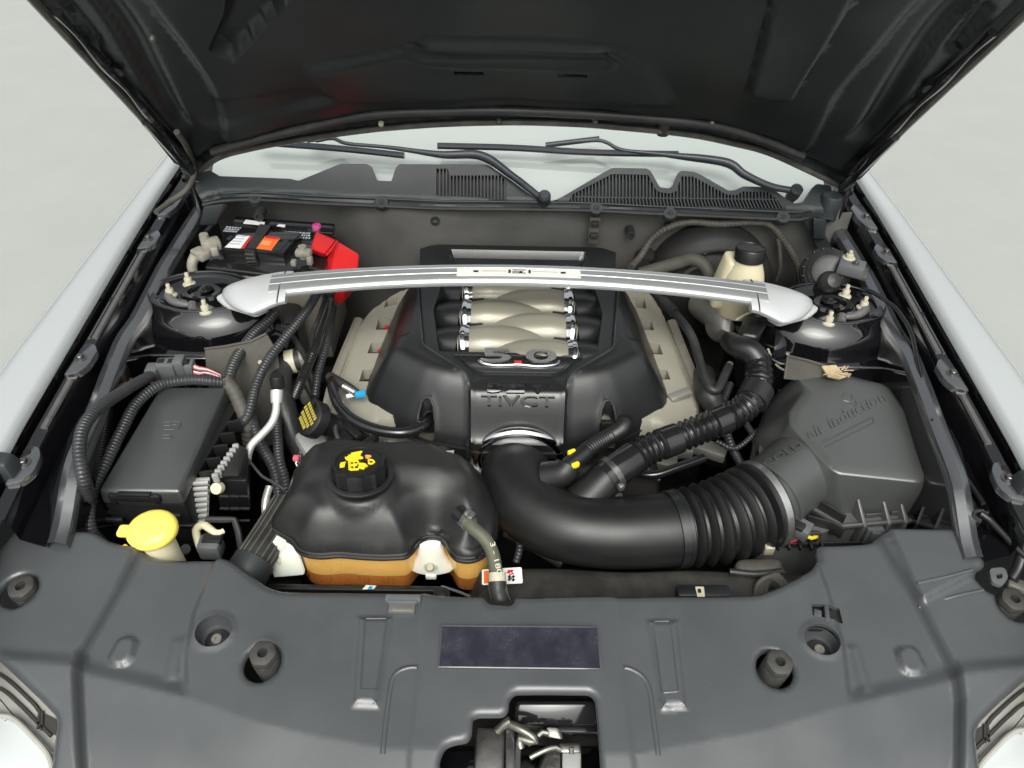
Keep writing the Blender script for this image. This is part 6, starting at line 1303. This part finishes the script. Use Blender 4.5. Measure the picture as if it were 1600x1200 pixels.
def shz(X):
    x, y = X[:, 0], X[:, 1]
    z = .80+.10*(y-.47)
    # outer thirds stand higher, with a sloping shoulder along the channel
    xL, xR = xl(ch[0], y), xl(ch[1], y)
    z += .013*sst(xL+.007, xL-.007, x)+.013*sst(xR-.007, xR+.007, x) if False else .015*(1-sst(xL-.0055, xL+.0055, x))+.015*sst(xR-.0055, xR+.0055, x)
    yc_ = np.interp(x, crease[:, 0], crease[:, 1]); k_ = sst(yc_-.002, yc_+.020, y)
    z -= .007*k_*((1-sst(xl(st2[0], y)-.006, xl(st2[0], y)+.006, x))+sst(xl(st2[1], y)-.006, xl(st2[1], y)+.006, x)); z += .007
    # front lip rolls down
    yc = np.interp(x, crease[:, 0], crease[:, 1]); z -= .16*np.maximum(0, yc-y)+1.2*np.maximum(0, yc-y-.05)**2
    z += .0028*sst(-.0015, .0015, sdf(X, cent))
    for r, ri in zip(recs, recs_i): z += .0055*sst(0, .008, sdf(X, r))
    for r in slots: z += .0026*sst(0, .007, sdf(X, r))
    for r in ovals: z += .006*sst(-.003, .003, sdf(X, r))
    for r in wells:
        d = -sdf(X, r); z += .0016*sst(.006, .002, d)
    z += .006*sst(0, .006, sdf(X, blk))
    d = sdf(X, SO); z -= .005*(1-np.clip(d/.008, 0, 1))**2
    for hq in holes[:4]: d = -sdf(X, hq); z -= .0025*(1-np.clip(d/.005, 0, 1))**2
    d = -sdf(X, latch); z -= .004*(1-np.clip(d/.006, 0, 1))**2
    z += .0008*np.sin(x*21+1)*np.sin(y*33)+.0006*np.sin(x*47)*np.sin(y*19+x*9)
    return z
V, F = sheet(SO, shz, .0042, holes=holes, lines=sum([[r, offset(r, -.004), offset(r, -.008)] for r in recs], [])+sum([[offset(r, .003), offset(r, -.003)] for r in ovals], [])+[offset(blk, -.006)], open_lines=sum([[c+np.array([k_, 0]) for k_ in (-.0055, -.0028, 0, .0028, .0055)] for c in ch], [])+sum([[c+np.array([-.006, 0]), c+np.array([.006, 0])] for c in st2], [])+[crease], thick=.006)
mk('shield_panel', V, F, M['shield'], shl, angle=60)
for ri in recs_i:
    V, F = tube([(*q, shz(q[None])[0]+.0004) for q in ri]+[(*ri[0], shz(ri[:1])[0]+.0004)], .0010, 5, smooth=False, ds=.006); mk('recess_bead', V, F, M['shield'], shl)
for c in curv:
    V, F = tube([(*q, shz(q[None])[0]-.0012) for q in densify(c, .006, False)], .0034, 10, smooth=False, ds=.006); mk('curved_bead', V, F, M['shield'], shl)
for l in ([(1424, 925), (1470, 915), (1508, 905)], [(1433, 953), (1480, 943), (1528, 932)]):
    V, F = tube([(*S(*q), shz(np.array([S(*q)]))[0]-.0010) for q in l], .0030, 8); mk('ledge_bead', V, F, M['shield'], shl)
# the dark film label and its moulded frame
lz_ = [np.array([*q, shz(np.array([q]))[0]+.0026]) for q in lab_q]
V, F = plate(lz_, .004, np.array([0, 0, 1.])); mk('label_panel', V, F, M['label_dark'], shl, smooth=False)
V, F = tube(lz_+[lz_[0]], .0012, 6, smooth=False, ds=.02); mk('label_frame', V, F, M['shield'], shl)
# screws in the wells, small clips
for c, wl_ in (((337, 994), wells[0]), ((1284, 1007), wells[1])):
    wc_ = wl_.mean(0); z_ = float(shz(np.array([wc_+np.array([.03, 0])]))[0]); V, F = lathe([(.0228, -.001), (.0215, -.015), (.019, -.018), (.0001, -.018)], (*wc_, z_), seg=40, sy=.92, lid=False); mk('screw_well', V, F, M['shield'], shl)
    q = S(*c); p = np.array([*q, z_-.018]); mb = MB(); mb.add(*lathe([(.0001, .003), (.013, .003), (.015, .0015), (.0155, -.001)], p, (0, -.1, 1), 28)); sc = mk('push_screw', mb.V, mb.F, M['plastic_matt'], shl)
    mb = MB(); mb.add(*lathe([(.0065, .003), (.0068, .006), (.0055, .0072), (.002, .0072), (.0018, .0055), (.0001, .0055)], p, (0, -.1, 1), 20)); mk('screw_head', mb.V, mb.F, M['zinc_dull'], sc)
def on(px, py, h=0.): q = S(px, py); return np.array([*q, shz(np.array([q]))[0]+h])
mb = MB(); c = on(630, 949)
mb.add(*rbox(c+np.array([0, .006, .003]), (.046, .010, .008), .002)); mb.add(*rbox(c+np.array([0, -.006, .002]), (.034, .016, .007), .002)); mb.add(*rbox(c+np.array([0, -.001, .006]), (.038, .004, .006), .001)); cp = mk('shield_clip', mb.V, mb.F, M['grey_plastic'], shl)
mk('clip_face', *rbox(c+np.array([.001, -.010, .005]), (.026, .008, .003), .001), M['zinc_dull'], cp)
mk('slot_back', *rbox(on(1290, 962, -.014), (.06, .035, .004), 0), M['print_and_shade'], shl); mk('slot_tongue', *rbox(on(1290, 961, -.003), (.006, .024, .006), .001, yaw(-.2)), M['shield'], shl); mk('slot_tongue', *rbox(on(1276, 962, -.004), (.010, .012, .006), .001, yaw(-.3)), M['lid'], shl)
mk('slot_back', *rbox(on(800, 942, -.02), (.06, .02, .004), 0), M['print_and_shade'], shl)
# rubber bump stops standing in the four holes
lbl = ['inner left rubber bump stop, ribbed, beside the left push screw of the shield', 'inner right rubber bump stop, ribbed, below the right push screw of the shield', 'outer left rubber bump stop by the left fender', 'outer right rubber bump stop by the hood prop bracket']
src = None
for (hc, tp_), l in zip(bump_h, lbl):
    top_ = PN(*tp_, (0, .47, .824), SHN)
    t = thing('rubber_bumper', (float(top_[0]), float(top_[1]), .76), l, 'bump stop', 'rubber bump stops in the radiator shield')
    pr = [(.0165, -.06)]
    for k in range(6): z0_ = -.034+k*.0042; pr += [(.0168, z0_), (.0158, z0_+.0016), (.0168, z0_+.0034)]
    pr += [(.0165, -.006), (.0155, 0), (.014, .0012), (.0062, .0012), (.0058, 0), (.005, -.006), (.0001, -.006)]
    if src is None:
        V, F = lathe(pr, (0, 0, 0), (0, -.12, 1), 36, rmod=lambda a, r, h: 1+(.03*math.cos(6*a) if r > .010 and h > -.012 else 0)); src = mk('bumper', V, F, M['bump_rubber'], t, angle=40); src.matrix_basis = Matrix.Translation(Vector(top_))
    else: again(src, t, Matrix.Translation(Vector(top_)))
    p = np.array(top_)+np.array([0, .002, -.0045]); V, F = lathe([(.0001, 0), (.005, 0), (.005, -.002), (.0001, -.002)], p, seg=12); mk('bumper_bore', V, F, M['print_and_shade'], t)
# ------------------------------------------------------------------ hood latch down in its opening
ht = thing('hood_latch', (0, .40, .74), 'oily steel hood latch with hook and spring in the stepped opening of the shield', 'hood latch')
LZ = .755
mk('back_wall', *hexa([P(798, 1150, .70), P(940, 1150, .70), P(935, 1090, .70), P(800, 1090, .70)], [P(800, 1138, .752), P(934, 1138, .752), P(930, 1096, .775), P(806, 1096, .775)], .006, 3), M['gloss_black'], ht)
mk('floor_plate', *rbox((-.01, .36, .69), (.26, .12, .01), .003), M['black_paint'], ht)
mk('cross_step', *rbox(P(905, 1140, .748), (.055, .012, .012), .003), M['bay_paint'], ht)
mk('mount_plate', *hexa([P(738, 1230, .73), P(790, 1230, .73), P(792, 1140, .73), P(742, 1138, .73)], [P(740, 1215, .752), P(788, 1215, .752), P(790, 1140, .758), P(745, 1136, .758)], .004), M['latch'], ht)
mk('fixed_plate', *hexa([P(790, 1250, .73), P(806, 1250, .73), P(806, 1130, .73), P(790, 1130, .73)], [P(790, 1240, .768), P(806, 1240, .768), P(804, 1132, .772), P(790, 1132, .772)], .003), M['latch'], ht)
mk('fixed_plate', *hexa([P(826, 1250, .73), P(876, 1250, .73), P(878, 1168, .73), P(850, 1165, .73)], [P(826, 1240, .762), P(876, 1240, .762), P(876, 1172, .766), P(856, 1168, .766)], .003), M['latch'], ht)
mk('hook', *tube([P(798, 1132, .778), P(815, 1140, .780), P(838, 1155, .776), P(830, 1158, .772), P(812, 1154, .77), P(814, 1170, .765)], [.005, .005, .004, .005, .006, .005], 10), M['latch_bright'], ht)
mk('striker_guide', *tube([P(808, 1250, .764), P(810, 1165, .766), P(818, 1158, .768), P(830, 1162, .768)], .004, 8), M['latch'], ht)
mk('release_lever', *hexa([P(852, 1138, .745), P(876, 1138, .745), P(882, 1156, .745), P(854, 1152, .745)], [P(853, 1136, .766), P(872, 1137, .766), P(878, 1156, .762), P(856, 1152, .762)], .003), M['alu_raw'], ht)
mk('release_lever', *tube([P(840, 1150, .765), P(848, 1144, .766), P(856, 1146, .765)], .004, 8), M['latch_bright'], ht)
mk('pawl', *tube([P(828, 1184, .772), P(848, 1174, .774), P(866, 1168, .774), P(876, 1172, .772)], .0032, 8), M['latch_bright'], ht)
mk('pawl_plate', *hexa([P(878, 1260, .75), P(908, 1260, .75), P(908, 1172, .75), P(878, 1172, .75)], [P(878, 1255, .762), P(908, 1255, .762), P(908, 1172, .768), P(878, 1172, .768)], .003), M['grey_cast'], ht)
mk('pawl_plate', *hexa([P(874, 1178, .766), P(910, 1178, .766), P(908, 1160, .766), P(872, 1162, .766)], [P(876, 1176, .772), P(908, 1176, .772), P(906, 1162, .774), P(874, 1163, .774)], .002), M['latch'], ht)
mk('latch_stud', *tube([P(893, 1178, .774), P(893, 1168, .778)], .003, 8, ds=.01), M['latch_bright'], ht)
coil = [P(858, 1200, .768)+np.array([.006*math.cos(a), -.004*a/6.28, .006*math.sin(a)]) for a in np.linspace(0, 30, 60)]
mk('spring', *tube(coil, .0014, 6), M['latch_bright'], ht)
mk('cable_ferrule', *tube([P(778, 1142, .766), P(790, 1130, .776), P(797, 1126, .778)], [.006, .005, .006], 10), M['latch_bright'], ht)
mk('lower_bar', *rbox(P(720, 1195, .735), (.07, .03, .012), .003), M['black_paint'], ht); mk('lower_bar', *rbox(P(720, 1215, .74), (.07, .006, .012), .002), M['bay_paint'], ht)
mk('post', *tube([P(820, 1110, .752), P(822, 1122, .738)], [.006, .006], 10, ds=.01), M['bay_paint'], ht)
